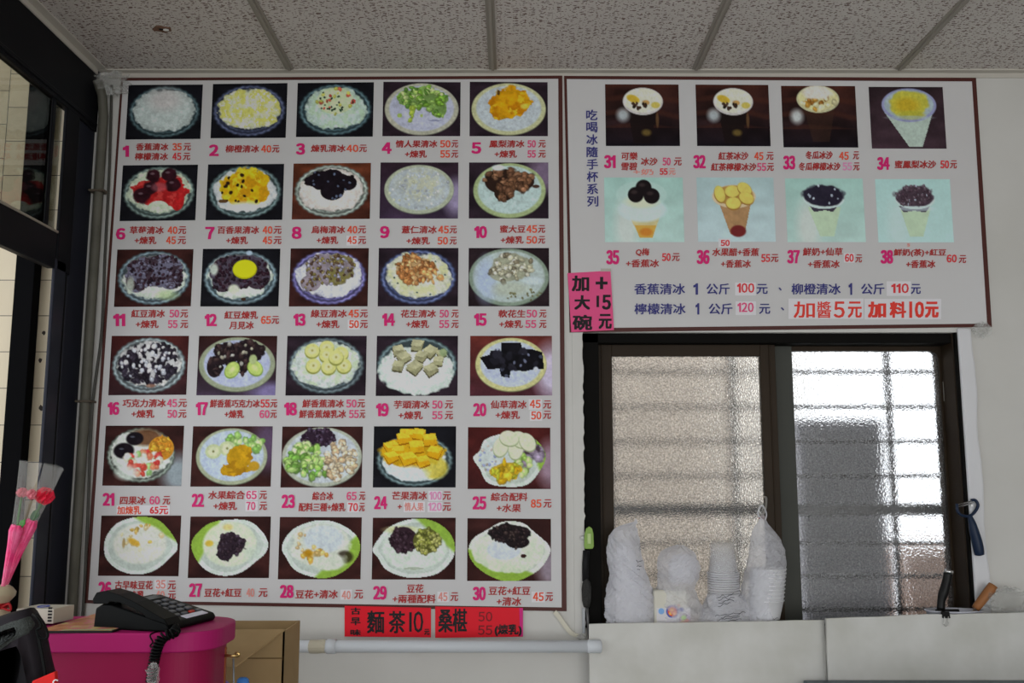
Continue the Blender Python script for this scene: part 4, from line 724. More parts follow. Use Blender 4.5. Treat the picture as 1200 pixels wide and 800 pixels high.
Bp = thing('menu_poster', W(900, 388, YS), 'white menu poster of eight cup drinks hanging above the sliding window', 'poster')
outB = [(661, 88.8), (1143.8, 91.2), (1162.5, 383.0), (667.5, 389.5)]
innB = [(664.2, 92.6), (1139.0, 95.4), (1156.8, 379.0), (670.5, 384.5)]
sheet(Bp, outB); border(Bp, outB, innB)
for n in range(31, 39):
    put_photo(n, Bp); number(Bp, str(n), *NUM[n])
    for q in STK.get(n, []): sticker(Bp, *q)
    caption(Bp, T[n], 9.6)
for q in ((861.5, 331, 886, 346), (862, 353, 886, 369), (1039, 329.5, 1067.5, 346.5), (924, 349.7, 1012, 373.5), (1013, 350, 1103, 374)): sticker(Bp, *q)
b = MB()
for i, ch in enumerate('吃喝冰隨手杯系列'):
    y = 128.3 + i * 14.45; put_text(b, ch, 686.9 + i * .15, y, 700.2 + i * .15, y + 12.6, YT, 0, bold=.6)
b.build('vertical_heading', INK['v'], Bp)
for yc, seq in ((338.5, (('香蕉清冰', 743.3, 802.8, 13), ('1', 812.5, 818, 13.5), ('公斤', 827.8, 855.3, 13), ('元', 886.6, 899.7, 12), ('、', 912.5, 916, 4), ('柳橙清冰', 927.5, 985.2, 13), ('1', 994.5, 998.7, 14), ('公斤', 1009, 1036.5, 13), ('元', 1067.5, 1079, 12))),
                (361.8, (('檸檬清冰', 743.5, 803.5, 13), ('1', 815, 819.5, 13.5), ('公斤', 830.4, 858.4, 13), ('元', 889.6, 902.7, 12), ('、', 915, 919, 4)))):
    for tx, x0, x1, h in seq: b = MB(); put_text(b, tx, x0, yc - h / 2, x1, yc + h / 2, YT, 0, bold=.6); b.build('price_line', INK['v'], Bp)
for ln in ((337.3, '100', 863.8, 884, 'r', 11.5), (360, '120', 864.3, 883.3, 'p', 11.5), (337.7, '110', 1044.5, 1065, 'r', 11.5)): caption(Bp, [ln], 11)
b = MB()
for tx, x0, x1, bo in (('加', 930, 955, .9), ('醬', 957.5, 974, .5), ('5', 977, 990, 1), ('元', 993.5, 1010, 1.2), ('加', 1017, 1038.5, 2), ('料', 1042.5, 1062, 1.6), ('|', 1065.5, 1069, 1.2), ('0', 1072, 1083, 1.8), ('元', 1084, 1100, 2)):
    put_text(b, tx, x0, 353, x1, 372.5, YT, 0, bold=bo)
b.build('handwritten_price', mat('bright_red_marker', (0.74, 0.05, 0.035), .5), Bp)

# ------------------------------------------------------------ handwritten cards
pk = thing('price_card', W(692, 388, -.007), 'bright pink handwritten card taped over the corner between the two posters', 'sign')
sheet(pk, [(665, 320), (715.5, 317), (719.5, 386.5), (669.5, 389)], 'card', mat('pink_card', (0.74, 0.085, 0.24), .55), -.0075, .001)
b = MB()
for tx, x0, y0, x1, y1 in (('加', 670, 322.5, 690.5, 341.5), ('+', 698, 324, 712, 339), ('大', 673, 345.5, 691.5, 363), ('|', 699, 346, 702, 360), ('5', 705.5, 345, 716, 363), ('碗', 671, 368.5, 694, 387), ('元', 701.5, 367.5, 717, 385.5)):
    put_text(b, tx, x0, y0, x1, y1, -.0082, 0, bold=1.6)
b.build('handwriting', INK['k'], pk)
MB().box(*[v for ab in zip(W(704, 318, -.0082), W(716, 314.5, -.0076)) for v in sorted(ab)]).build('tape', film('clear_tape', (.8, .78, .7), .5), pk)
m_redcard = mat('red_card', (0.72, 0.008, 0.022), .5)
rs = thing('price_sign', W(454, 746, -.006), 'red sign reading noodle tea 10 yuan, under the big menu poster', 'sign')
sheet(rs, [(403.8, 709.6), (505, 712), (505, 746.6), (403.8, 745.6)], 'card', m_redcard, -.0065, .001)
b = MB()
for tx, x0, y0, x1, y1, bo in (('古', 411, 711.5, 422.5, 720, .9), ('早', 411, 723, 422.5, 732.5, .9), ('味', 410.5, 737, 423, 744.5, .9), ('麵', 430, 715, 450.5, 742, 1.1), ('茶', 455.5, 715.5, 475, 742, 1.1), ('|', 479.5, 717, 482.5, 740, .8), ('0', 484.5, 716, 496, 741, .8), ('元', 497, 736.5, 503.5, 744, .9)):
    put_text(b, tx, x0, y0, x1, y1, -.0072, 0, bold=bo)
b.build('handwriting', INK['k'], rs)
rs2 = thing('price_sign', W(560, 746, -.006), 'red sign reading mulberry 50 and 55 with condensed milk, right of the noodle tea sign', 'sign')
sheet(rs2, [(510, 710.5), (612.8, 712), (612.8, 745.8), (510, 747.2)], 'card', m_redcard, -.0065, .001)
sheet(rs2, [(608.5, 712.3), (612.9, 712.3), (612.9, 745.5), (609.5, 745.5)], 'edge_strip', mat('magenta_edge', (.6, .02, .2), .5), -.0068, .0004)
b = MB(); put_text(b, '桑椹', 513.5, 712.8, 547.5, 741, -.0072, 0, bold=1.2); put_text(b, '(煉乳)', 579.5, 731, 611.5, 745.5, -.0072, 0, bold=1.2)
put_text(b, '50', 560.5, 716.5, 577, 728, -.0072, 1, bold=.4); put_text(b, '55', 560, 732.5, 577, 743.8, -.0072, 1, bold=.5)
b.build('handwriting', [INK['k'], INK['d']], rs2)
# ------------------------------------------------------------ things round the window
def crumple(c, size, seed, nu=16, nv=11, amp=.45):
    r = np.random.RandomState(seed); mb = MB(); c = np.array(c); vs = []
    for i in range(nv):
        th = math.pi * i / (nv - 1)
        for j in range(nu):
            ph = 2 * math.pi * j / nu; q = 1 + amp * (r.rand() * 1.6 - 1)
            vs.append(c + np.array((size[0] * math.sin(th) * math.cos(ph), size[1] * math.sin(th) * math.sin(ph), size[2] * math.cos(th))) * q)
    return mb.add(vs, [(i * nu + j, i * nu + (j + 1) % nu, (i + 1) * nu + (j + 1) % nu, (i + 1) * nu + j) for i in range(nv - 1) for j in range(nu)])
def bag_mesh(prof, Y, ry, seed, crease=.10, n=72, sub=8, ymin=None, ymax=None):
    """prof: (photo y, left x, right x) rows of a soft bag standing about plane Y"""
    r = np.random.RandomState(seed); ph = r.rand(12) * 6.28; am = r.rand(12)
    rows = []
    for i in range(len(prof) - 1):
        for k_ in range(sub):
            t = k_ / sub; rows.append([prof[i][q] * (1 - t) + prof[i + 1][q] * t for q in range(3)])
    rows.append(list(prof[-1])); mb = MB(); vs = []
    for i, (py, xl, xr) in enumerate(rows):
        a, b_ = W(xl, py, Y), W(xr, py, Y); cx = (a[0] + b_[0]) / 2; rx = (b_[0] - a[0]) / 2; f = min(1, rx / (ry * 1.15)); z = a[2]
        for j in range(n):
            t = 2 * math.pi * j / n; d = 0
            for m_ in range(12): d += am[m_] * math.sin((m_ % 6 + 2) * t * (1 + m_ // 6) + ph[m_] + z * (30 + 22 * m_)) / 6
            q = 1 + crease * d + .05 * (r.rand() - .5)
            yy = Y + ry * f * q * math.sin(t)
            if ymin is not None: yy = min(max(yy, ymin), ymax)
            vs.append((cx + rx * q * math.cos(t), yy, z + .004 * d))
    k_ = len(rows); mb.add(vs, [(i * n + j, i * n + (j + 1) % n, (i + 1) * n + (j + 1) % n, (i + 1) * n + j) for i in range(k_ - 1) for j in range(n)])
    return mb.add([vs[j] for j in range(n)], [tuple(range(n))])
m_bag = film('milky_bag_film', (0.95, 0.95, 1.0), .40, .10, (45, 1.0))
m_clear = film('clear_crackling_film', (0.75, 0.76, 0.74), .78, .08, (40, .9))
m_scrib = mat('black_bag_print', (0.03, 0.03, 0.035), .6)
def scribble(mb, cx, cy, w_, h_, Y, seed, n=5, th=.0007):
    r = random.Random(seed)
    for i in range(n):
        y = cy - h_ / 2 + h_ * (i + .5) / n; pts = []; x = cx - w_ / 2 * r.uniform(.5, 1); xe = cx + w_ / 2 * r.uniform(.5, 1)
        while x < xe: pts.append(W(x, y + r.uniform(-1, 1) * h_ / n * .5 - (x - cx) * .15, Y)); x += r.uniform(1.5, 4)
        if len(pts) > 2: mb.tube(pts, th, 5)
    return mb
# splash guards: pale covered panels along the bottom of the window
m_guard = mat('pale_plastic_covering', (0.63, 0.625, 0.60), .45, spec=.15, noise=(6, .28, (0.53, 0.525, 0.485)), bump=(7, .7))
SH = 1.040
def guard(px0, px1, Y, tops, name_label, back, zlow):
    t = thing('splash_guard', (W((px0 + px1) / 2, 760, Y)[0], Y, zlow), name_label, 'panel')
    xs = np.linspace(px0, px1, len(tops)); P = [W(x, y, Y) for x, y in zip(xs, tops)]
    b = MB().prism([(p[0], Y, zlow) for p in P[::-1]] + P, (0, .007, 0)); b.build('front_sheet', m_guard, t, bevel=.0015)
    b = MB().box(P[0][0] + .012, P[-1][0] - .003, Y + .007, back, zlow, SH - .012); b.build('shelf', mat('shelf_board', (.42, .41, .39), .5), t, bevel=.002)
    return t
g1 = guard(690, 966.3, -.075, [731, 730, 729.6, 729.5, 728.5, 728.2, 727.8, 726.6, 726.4], 'pale plastic covered panel below the left window pane', -.001, .80)
g2 = guard(967.4, 1330, -.10, [724.6, 723, 722.6, 720.8, 719.5, 719.6, 718.5, 718.2, 717, 716, 715.5, 715.2, 715], 'wide pale plastic covered panel jutting out below the right window pane', -.001, .80)
MB().tube([W(967.8, 724, -.1015), W(967.8, 798, -.1015)], .0012, 6).build('seam', mat('grey_seam', (.33, .32, .30), .6), g2)
struct(MB().box(HX0, HX1, 0, 0.06, HZ0, SH - .014).build('trim_%d' % k, mat('shelf_board', (.42, .41, .39))), 'window sill board'); k += 1
z0 = W(1080, 796.5, -.11)[2]; xa = W(968, 797, -.30)[0]
sc = thing('steel_counter', (1.2, -.45, 0), 'blue grey steel counter edge at the bottom right below the pale panel', 'counter')
m_steel = mat('blue_grey_steel', (.07, .11, .13), .35, .3)
MB().box(xa, 1.9, -.75, -.11, z0 - .03, z0).build('top', m_steel, sc, bevel=.003)
for lx in (xa + .03, 1.85):
    for ly in (-.72, -.22): MB().box(lx - .02, lx + .02, ly - .02, ly + .02, 0, z0 - .03).build('leg', m_steel, sc, bevel=.003)
# bags standing behind the guard
pb = thing('plastic_bag', (W(738, 735, -.015)[0], -.015, SH - .012), 'tall crumpled milky plastic bag at the left end of the sill', 'bag')
bag_mesh([(738, 712, 767), (715, 710, 769), (690, 712, 764), (672, 714, 757), (655, 711, 753), (640, 712, 751), (628, 714, 747), (621, 719, 746), (617, 726, 744), (612, 743, 747), (608, 744.5, 745.5)], -.012, .040, 4, .17, ymin=-.064, ymax=.05).build('film', m_bag, pb)
bag_mesh([(728, 722, 760), (700, 722, 760), (675, 722, 750), (650, 722, 744), (636, 726, 738)], -.008, .028, 14, .2, ymin=-.05, ymax=.04).build('inner_bag', m_bag, pb)
b = MB(); scribble(b, 752, 640, 10, 10, -.045, 1, 4, .0006); scribble(b, 750, 662, 9, 14, -.048, 2, 4, .0008); b.build('print', m_scrib, pb)
pb = thing('plastic_bag', (W(795, 735, -.015)[0], -.015, SH - .012), 'milky plastic bag wrapped round a napkin pack with coloured round logos', 'bag')
bag_mesh([(737, 766, 832), (722, 767, 826), (705, 768, 820), (690, 769, 812), (680, 772, 817), (668, 771, 820), (655, 770, 818), (647, 776, 812), (642, 784, 806), (638.5, 794, 800)], -.012, .040, 9, .15, ymin=-.064, ymax=.05).build('film', film('thin_bag_film', (0.95, 0.95, 1.0), .55, .09, (45, 1.0)), pb)
bag_mesh([(682, 786, 812), (672, 784, 816), (660, 784, 816), (650, 790, 810)], -.015, .03, 19, .15).build('inner_bag', m_bag, pb)
np_ = thing('napkin_pack', (W(787, 735, -.015)[0], -.015, SH - .012), 'cream napkin pack with coloured round logos inside the second bag', 'pack')
a0, a1 = W(767, 737, -.04), W(806, 691, -.04)
MB().box(a0[0], a1[0], -.044, .012, SH - .012, a1[2]).build('wrapper', mat('cream_wrapper', (.62, .60, .52), .4), np_, bevel=.006, seg=3)
MB().box(a0[0] + .006, a1[0] + .004, -.0455, -.044, SH - .012, W(0, 712, -.045)[2]).build('printed_band', mat('pale_print', (.66, .64, .66), .4), np_)
def disc(mb, px, py, r, Y, mi, d=.0006):
    c = W(px, py, Y); q = r * pxm(Y); mb.prism([(c[0] + q * math.cos(a), Y, c[2] + q * math.sin(a)) for a in np.linspace(0, 2 * math.pi, 22, endpoint=False)], (0, d, 0), mi)
b = MB()
for px, py, r, mi, dy in ((788, 716.5, 7.2, 0, 0), (788, 716.5, 5.3, 1, 1), (787.4, 714.2, 1.8, 2, 2), (785.4, 718.6, 1.5, 2, 2), (790.4, 718.6, 1.5, 2, 2), (798.6, 714, 2.3, 3, 0), (775, 716, 3.4, 4, 0), (802.5, 725, 6, 5, 0), (801.3, 723.6, 3, 6, 1), (804.5, 727, 2.6, 1, 1), (800, 728.5, 1.8, 2, 2), (795.5, 709, 1, 1, 0)):
    disc(b, px, py, r, -.0462 - dy * .0006, mi)
b.build('logo', [mat('ring_blue', (.10, .13, .42), .5), mat('logo_red', (.72, .12, .05), .5), mat('logo_yellow', (.85, .5, .12), .5), mat('logo_navy', (.03, .05, .30), .5), mat('logo_sky', (.22, .42, .75), .5), mat('logo_mauve', (.42, .25, .48), .5), mat('logo_green', (.35, .70, .08), .5)], np_)
# nested clear cups
m_cup = film('clear_cup_plastic', (.95, .95, .97), .88, .06)
cz = W(848, 698, -.012)[2]; cx = W(848, 690, -.012)[0]; nc = 12; ch = .088; st_ = .0062
def cup_at(i):
    return (cx, -.012, SH - .012 + .055 + i * st_)
base_z = W(846, 634, -.012)[2] - ch - (nc - 1) * st_
cup0 = thing('plastic_cup', (cx, -.012, base_z), 'clear plastic cup nested upside down in the tall stack on the sill', 'cup', 'clear cups in the upside down stack')
MB().lathe([(.0425, .0), (.0438, .001), (.0438, .003), (.042, .004), (.0318, ch - .002), (.030, ch), (.027, ch), (.0, ch - .002)], (cx, -.012, base_z), 28).build('wall', m_cup, cup0, smooth=True)
MB().lathe([(.0434, -.0005), (.0446, .001), (.0446, .003), (.0434, .0042)], (cx, -.012, base_z), 28).build('rim', film('cup_rim_plastic', (.80, .80, .84), .45, .1), cup0, smooth=True)
for i in range(1, nc): dup(cup0, (cx, -.012, base_z + i * st_))
lo = thing('plastic_cup', (cx, -.012, base_z - .062), 'frosted plastic cup at the foot of the cup stack inside a low bag', 'cup')
MB().lathe([(.040, .0), (.041, .001), (.041, .003), (.0395, .004), (.0335, .060), (.030, .0615), (.0, .061)], (cx, -.012, base_z - .062), 28).build('wall', film('frosted_cup_plastic', (.7, .7, .75), .5, .3), lo, smooth=True)
pb = thing('plastic_bag', (W(850, 735, -.015)[0], -.015, SH - .012), 'low slumped plastic bag with black print around the foot of the cup stack', 'bag')
bag_mesh([(737, 817, 886), (728, 819, 884), (715, 823, 880), (704, 826, 876), (696, 829, 870)], -.012, .046, 23, .17, ymin=-.066, ymax=.052).build('film', m_bag, pb)
b = MB(); scribble(b, 850, 703, 26, 14, -.0672, 5, 4, .0007); scribble(b, 856, 723, 40, 10, -.0672, 6, 4, .0007); b.build('print', m_scrib, pb)
# paper bowls in the hanging bag
bz = W(898, 662, -.012)[2]; bx = W(897, 690, -.012)[0]; nb = 9
bw0 = thing('paper_bowl', (bx, -.012, bz - .05 - nb * .0105), 'white paper bowl nested in the stack inside the hanging bag', 'bowl', 'white paper bowls in the hanging bag')
MB().lathe([(.0, .001), (.035, .0), (.036, .002), (.0478, .049), (.050, .050), (.050, .052), (.047, .052), (.035, .005), (.0, .004)], (bx, -.012, bz - .05 - nb * .0105), 30).build('wall', mat('white_paper', (.74, .74, .76), .5), bw0, smooth=True)
for i in range(1, nb): dup(bw0, (bx + .0012 * i, -.012, bz - .05 - nb * .0105 + i * .0105))
pb = thing('plastic_bag', (W(896, 606, -.02)[0], -.02, W(896, 606, -.02)[2]), 'thin plastic bag of paper bowls hanging from the window stile hook', 'bag')
bag_mesh([(736, 874, 906), (728, 871, 910), (700, 867, 914), (678, 871, 920), (660, 876, 921), (645, 879, 919), (632, 880, 914), (622, 882, 907), (614, 887, 900), (607, 891, 897), (603, 893, 895)], -.012, .049, 31, .10, ymin=-.066, ymax=.054).build('film', film('thin_bag_film', (0.72, 0.72, 0.80), .55), pb)
b = MB(); scribble(b, 879, 615, 9, 5, -.05, 8, 3, .0007); scribble(b, 909, 722, 7, 16, -.05, 11, 5, .0006); b.build('print', m_scrib, pb)
b = MB().tube(spline([W(893, 609, -.03), W(888, 601, -.03), W(893, 592, -.02), W(898, 601, -.03), W(897, 609, -.03)]), .0022, 6); b.build('knotted_handles', m_bag, pb)
hk = thing('metal_hook', W(894, 582, .05), 'small silver hook with a red tie on the middle window stile', 'hook')
MB().tube(spline([W(896, 582, .056), W(898, 584, .02), W(897, 596, .005), W(893, 603, .0), W(889, 597, .0), W(891, 590, .002)]), .003, 8).build('hook', mat('steel', (.45, .44, .42), .3, .9), hk, smooth=True)
MB().tube([W(889, 606, -.008), W(897, 607, -.008)], .0035, 8).build('tie', mat('red_brown_tie', (.28, .07, .05), .5), hk, smooth=True)

# ---- left of the window
cl = thing('plastic_clip', W(689, 629, -.012), 'lime green plastic clip on the plaster edge left of the window', 'clip')
m_lime = mat('lime_plastic', (.22, .36, .07), .35)
out = [(686, 643), (684.5, 640), (685, 626), (687, 619), (690.5, 616.5), (694, 619), (695.6, 626), (696, 640), (694.5, 643)]
b = MB(); poly_px(b, out, -.020, .007); b.build('jaw', m_lime, cl, bevel=.0015)
b = MB(); poly_px(b, [(688.5, 637), (688.5, 625), (692.5, 625), (692.5, 637)], -.0225, .0025); b.build('pad', mat('pale_lime', (.45, .58, .25), .4), cl, bevel=.0008)
MB().tube([W(680, 630, -.008), W(686, 630, -.008)], .006, 8).build('spring', mat('pale_spring', (.6, .6, .58), .4), cl, smooth=True)
br = thing('basting_brush', W(688, 748, -.02), 'dark grey brush hanging upright in the black slot left of the window', 'brush')
MB().lathe([(.0, .0), (.008, .002), (.0125, .02), (.0135, .05), (.011, .068), (.0045, .078), (.0, .079)], W(687.5, 712, -.018), 16).build('head', mat('charcoal_bristle', (.035, .035, .034), .7, bump=(200, .6)), br, smooth=True)
MB().tube([W(687.8, 712, -.018), W(689, 730, -.018), W(690, 748, -.018)], [.0042, .0032, .003], 10).build('handle', mat('dull_grey_metal', (.14, .14, .14), .4, .6), br, smooth=True)
MB().tube([W(686, 681, -.014), W(686, 660, -.012), W(687, 645, -.012)], .009, 8).build('strap', mat('black_rubber', (.008, .008, .009), .6), br, smooth=True)
MB().box(*[v for ab in zip(W(682.5, 742, -.016), W(685.5, 712, -.012)) for v in sorted(ab)]).build('scraper', mat('grey_white_plastic', (.4, .42, .44), .4), br, bevel=.0008)
# ---- pipe along the wall
m_pvc = mat('white_pvc', (.60, .63, .67), .35)
pz = W(520, 755.5, -.075)[2]; PYY = -.096
pp = thing('wall_pipe', (0, PYY, pz), 'white plastic pipe running along the wall under the red signs', 'pipe')
xe = W(702.5, 755, PYY)[0]
MB().tube([(-1.0, PYY, pz), (-.4, PYY, pz), (xe, PYY, pz)], .0162, 20).build('tube', m_pvc, pp, smooth=True)
xc = W(383, 753, PYY)[0]
MB().lathe([(.0162, -.012), (.0192, -.011), (.0195, .012), (.0162, .013)], (xc + .012, PYY, pz), 20, axis=(1, 0, 0)).build('coupling', m_pvc, pp, smooth=True)
MB().lathe([(.0162, -.025), (.0178, -.022), (.0175, .0), (.0182, .012), (.0165, .02)], (xc - .022, PYY, pz), 14, axis=(1, 0, 0), wob=lambda t, h: 1 + .05 * math.sin(3 * t + h * 300)).build('tape', mat('yellowed_tape', (.52, .48, .38), .4), pp)
MB().lathe([(.0, .0065), (.013, .006), (.0172, .003), (.0175, -.03), (.0162, -.032)], (xe, PYY, pz), 20, axis=(1, 0, 0)).build('end_cap', m_pvc, pp, smooth=True)
for xx in (-.3, .1): MB().box(xx - .006, xx + .006, PYY - .001, .0, pz - .0175, pz - .012).build('bracket', m_pvc, pp, bevel=.001)
sp = thing('plastic_strap', W(652, 716, -.01), 'short white plastic strap stuck to the wall above the pipe end', 'strap')
b = MB(); pts = spline([(650, 716.5), (656, 724), (663, 734), (670, 742), (677, 745)]); wd = 2.6
P1 = [W(p[0] + wd * .8, p[1] - wd * .6, -.012) for p in pts]; P2 = [W(p[0] - wd * .8, p[1] + wd * .6, -.012) for p in pts]
for i in range(len(pts) - 1): b.prism([P1[i], P1[i + 1], P2[i + 1], P2[i]], (0, .011, 0))
b.build('band', mat('ivory_plastic', (.60, .57, .47), .35), sp)
crumple(W(681, 746, -.022), (.014, .010, .008), 77, 10, 7).build('torn_end', m_clear, sp)

# ---- right of the window
pe = thing('vegetable_peeler', W(1140, 588, -.012), 'navy blue vegetable peeler hanging on the right window frame', 'peeler')
m_navy = mat('navy_plastic', (.008, .018, .045), .35)
MB().tube(spline([W(1135.5, 603, -.022), W(1139, 612, -.024), W(1141.5, 622, -.024), W(1145, 635, -.024), W(1147, 645, -.024), W(1148, 651, -.024)], 5),
          [.006 + .0085 * math.sin(min(1, i / 25 * 1.05) * math.pi * .72) for i in range(25)] + [.0045], 14).build('handle', m_navy, pe, smooth=True)
MB().tube(spline([W(1121.5, 590, -.02), W(1122, 598, -.022), W(1127, 603.5, -.022), W(1135.5, 604.5, -.022), W(1142, 600, -.022), W(1146, 592, -.022), W(1143, 586, -.02), W(1138, 586, -.02)], 5), .0042, 10).build('yoke', m_navy, pe, smooth=True)
b = MB()
for dy in (0, 3.2):
    p, q = W(1122, 591.5 + dy * .8, -.024), W(1141, 586 + dy * .8, -.024); b.prism([p, q, (q[0], q[1] + .004, q[2] - .003), (p[0], p[1] + .004, p[2] - .003)], (0, .0008, .0012))
b.build('blade', mat('bright_steel', (.6, .6, .6), .25, 1.0), pe)
MB().tube([W(1139, 592, .0), W(1139, 592, -.026)], .0025, 8).build('nail', mat('steel', (.45, .44, .42)), pe)
ctx, cyy = W(1118, 714, -.048)[0], -.046
cn = thing('oval_tub', (ctx, cyy, SH - .012), 'white oval tub holding knives behind the right panel', 'tub')
rim = W(1118, 714.5, cyy)[2]
MB().lathe([(.0, .002), (.055, .0), (.060, .004), (.074, rim - SH + .012), (.0775, rim - SH + .013), (.0775, rim - SH + .010), (.0715, rim - SH + .008), (.057, .008), (.0, .007)], (ctx, cyy, SH - .012), 36, sx=1.02, sy=.54).build('bowl', mat('white_plastic_tub', (.56, .57, .64), .35), cn, smooth=True)
kn = thing('knife', W(1106, 735, cyy), 'knife with a black handle and silver butt standing in the white tub', 'knife')
path = spline([W(1102.5, 714, cyy - .012), W(1103.5, 702, cyy - .012), W(1107, 690, cyy - .012), W(1110, 678, cyy - .012), W(1111.3, 671, cyy - .012)], 4)
MB().tube(path, [.0115, .0108, .0105, .0105, .011, .012, .0128, .013, .0128, .0122, .012, .0118, .0118, .0118, .012, .012, .012][:len(path)], 14).build('handle', mat('black_handle', (.006, .006, .006), .4), kn, smooth=True)
MB().tube([W(1111.3, 671.5, cyy - .012), W(1112, 667.5, cyy - .012)], [.0123, .0118], 14).build('butt', mat('bright_steel', (.6, .6, .6)), kn, smooth=True)
p = W(1102.3, 714, cyy - .012); MB().box(p[0] - .013, p[0] + .05, p[1] - .004, p[1] + .006, p[2] - .006, p[2] + .001).build('bolster', mat('black_handle', (.006, .006, .006)), kn, bevel=.002)
MB().prism([(p[0] - .01, p[1], p[2] - .004), (p[0] + .018, p[1], p[2] - .004), (p[0] + .012, p[1], SH + .004), (p[0] - .008, p[1], SH + .004)], (0, .0015, 0)).build('blade', mat('bright_steel', (.6, .6, .6)), kn)
wh = thing('wooden_handle_tool', W(1145, 716, cyy), 'tool with a plain orange brown wooden handle leaning out of the white tub', 'tool')
MB().tube([W(1143, 713, cyy), W(1146, 709, cyy), W(1161, 690, cyy), W(1164, 685.5, cyy)], [.010, .0115, .0135, .0125], 16).build('handle', mat('warm_wood', (.36, .155, .06), .5, noise=(30, .4, (.29, .12, .045))), wh, smooth=True)
MB().tube([W(1143, 713, cyy), W(1136, 722, cyy - .005)], [.004, .003], 8).build('shank', mat('steel', (.45, .44, .42)), wh, smooth=True)
bc = thing('binder_clip', W(1109, 720, -.10), 'small binder clip with a silver loop clamped on the panel edge', 'clip')
p = W(1109, 719.5, -.105)
MB().prism([(p[0] - .010, -.107, p[2] - .010), (p[0] - .010, -.090, p[2] - .010), (p[0] - .010, -.094, p[2] + .006), (p[0] - .010, -.102, p[2] + .006)], (.020, 0, 0)).build('body', mat('black_handle', (.006, .006, .006)), bc, bevel=.001)
MB().tube(spline([W(1106.5, 722, -.108), W(1107.5, 727, -.11), W(1106.3, 731, -.11), W(1108.8, 733.5, -.11), W(1111.4, 731, -.11), W(1110.4, 727, -.11), W(1111.4, 722, -.108)]), .0011, 6).build('wire', mat('steel', (.45, .44, .42)), bc, smooth=True)
t = crumple(W(1182, 704, -.05), (.062, .042, .034), 5, 22, 14, .35).build('plastic_wrap', m_clear); tag(t, 'crumpled clear plastic wrap lying on the right end of the panel shelf', 'plastic')
t = crumple(W(1151, 387, -.018), (.026, .015, .020), 6, 14, 9, .7).build('plastic_scrap', m_clear); tag(t, 'torn clear plastic scrap at the lower right corner of the drinks poster', 'plastic')
t = crumple(W(133, 97, -.04), (.05, .035, .032), 7, 20, 12, .55).build('plastic_wrap', m_clear); tag(t, 'crinkled plastic wrap bunched under the ceiling in the left corner', 'plastic')
# ---- conduit and cable in the left corner
cd = thing('wall_conduit', (-1.205, -.02, 0), 'dull grey conduit pipe running up the left corner beside the menu', 'pipe')
m_cond = mat('dull_grey_conduit', (.13, .125, .10), .5, noise=(12, .4, (.09, .087, .07)))
MB().tube([(-1.212, -.020, .02), (-1.212, -.020, 1.4), (-1.211, -.020, 2.50), (-1.214, -.03, 2.56), (-1.222, -.05, 2.60)], .0135, 16).build('pipe', m_cond, cd, smooth=True)
MB().box(-1.232, -1.226, -.012, .0, .02, 2.6).build('backing_strip', mat('pale_strip', (.33, .32, .29), .6), cd)
for py in (227, 471): 
    z = W(112, py)[2]; MB().box(-1.233, -1.188, -.040, -.001, z - .003, z + .003).build('strap', mat('rusty_strap', (.10, .08, .06), .5), cd, bevel=.001)
cb = MB().tube(spline([W(131, 100, -.010), W(128, 200, -.010), W(123, 300, -.008), W(119, 390, -.010), W(108, 480, -.012), W(103, 600, -.012), W(97, 720, -.01), (-1.19, -.01, .6), (-1.19, -.01, .01)], 8), .0042, 8).build('electric_cable', mat('grey_black_cable', (.06, .058, .05), .5), smooth=True)
tag(cb, 'thin dark cable running down the left edge of the large menu poster', 'cable')
# ------------------------------------------------------------ the desk in the left foreground
YF = -.82
zt = W(180, 741.5, YF)[2]; zlb = W(180, 765, YF)[2]; DZ = zt - .30
dk = thing('desk', (-.75, -.72, 0), 'desk carrying the pink box, mostly below the picture', 'desk')
m_desk = mat('dark_laminate', (.10, .07, .05), .4)
MB().box(-1.17, -.28, -1.25, -.22, DZ - .03, DZ).build('top', m_desk, dk, bevel=.003)
for x in (-1.13, -.32):
    for y in (-1.2, -.27): MB().box(x - .025, x + .025, y - .025, y + .025, 0, DZ - .03).build('leg', m_desk, dk, bevel=.003)
def stadium(x0, x1, y0, y1, r, n=12):
    out = []
    for cx, cy, a0 in ((x1 - r, y1 - r, 0), (x0 + r, y1 - r, 90), (x0 + r, y0 + r, 180), (x1 - r, y0 + r, 270)):
        for i in range(n + 1): a = math.radians(a0 + 90 * i / n); out.append((cx + r * math.cos(a), cy + r * math.sin(a)))
    return out
X1 = W(275.5, 733, -.67)[0]; X0 = W(-46, 741, YF)[0]; YB = -.60
pbx = thing('gift_box', ((X0 + X1) / 2, -.735, DZ), 'large magenta box with a rounded lid carrying the telephone', 'box')
m_mag = mat('magenta_card', (.40, .012, .13), .5, noise=(3, .5, (.36, .010, .115)))
ol = stadium(X0, X1, YF, YB, .078); inn = stadium(X0 + .012, X1 - .016, YF + .012, YB - .012, .068)
MB().prism([(x, y, zlb) for x, y in ol], (0, 0, zt - zlb)).build('lid', m_mag, pbx, bevel=.003)
MB().prism([(x, y, DZ) for x, y in inn], (0, 0, zlb - DZ + .01)).build('body', mat('deep_magenta_card', (.27, .006, .055), .5), pbx)
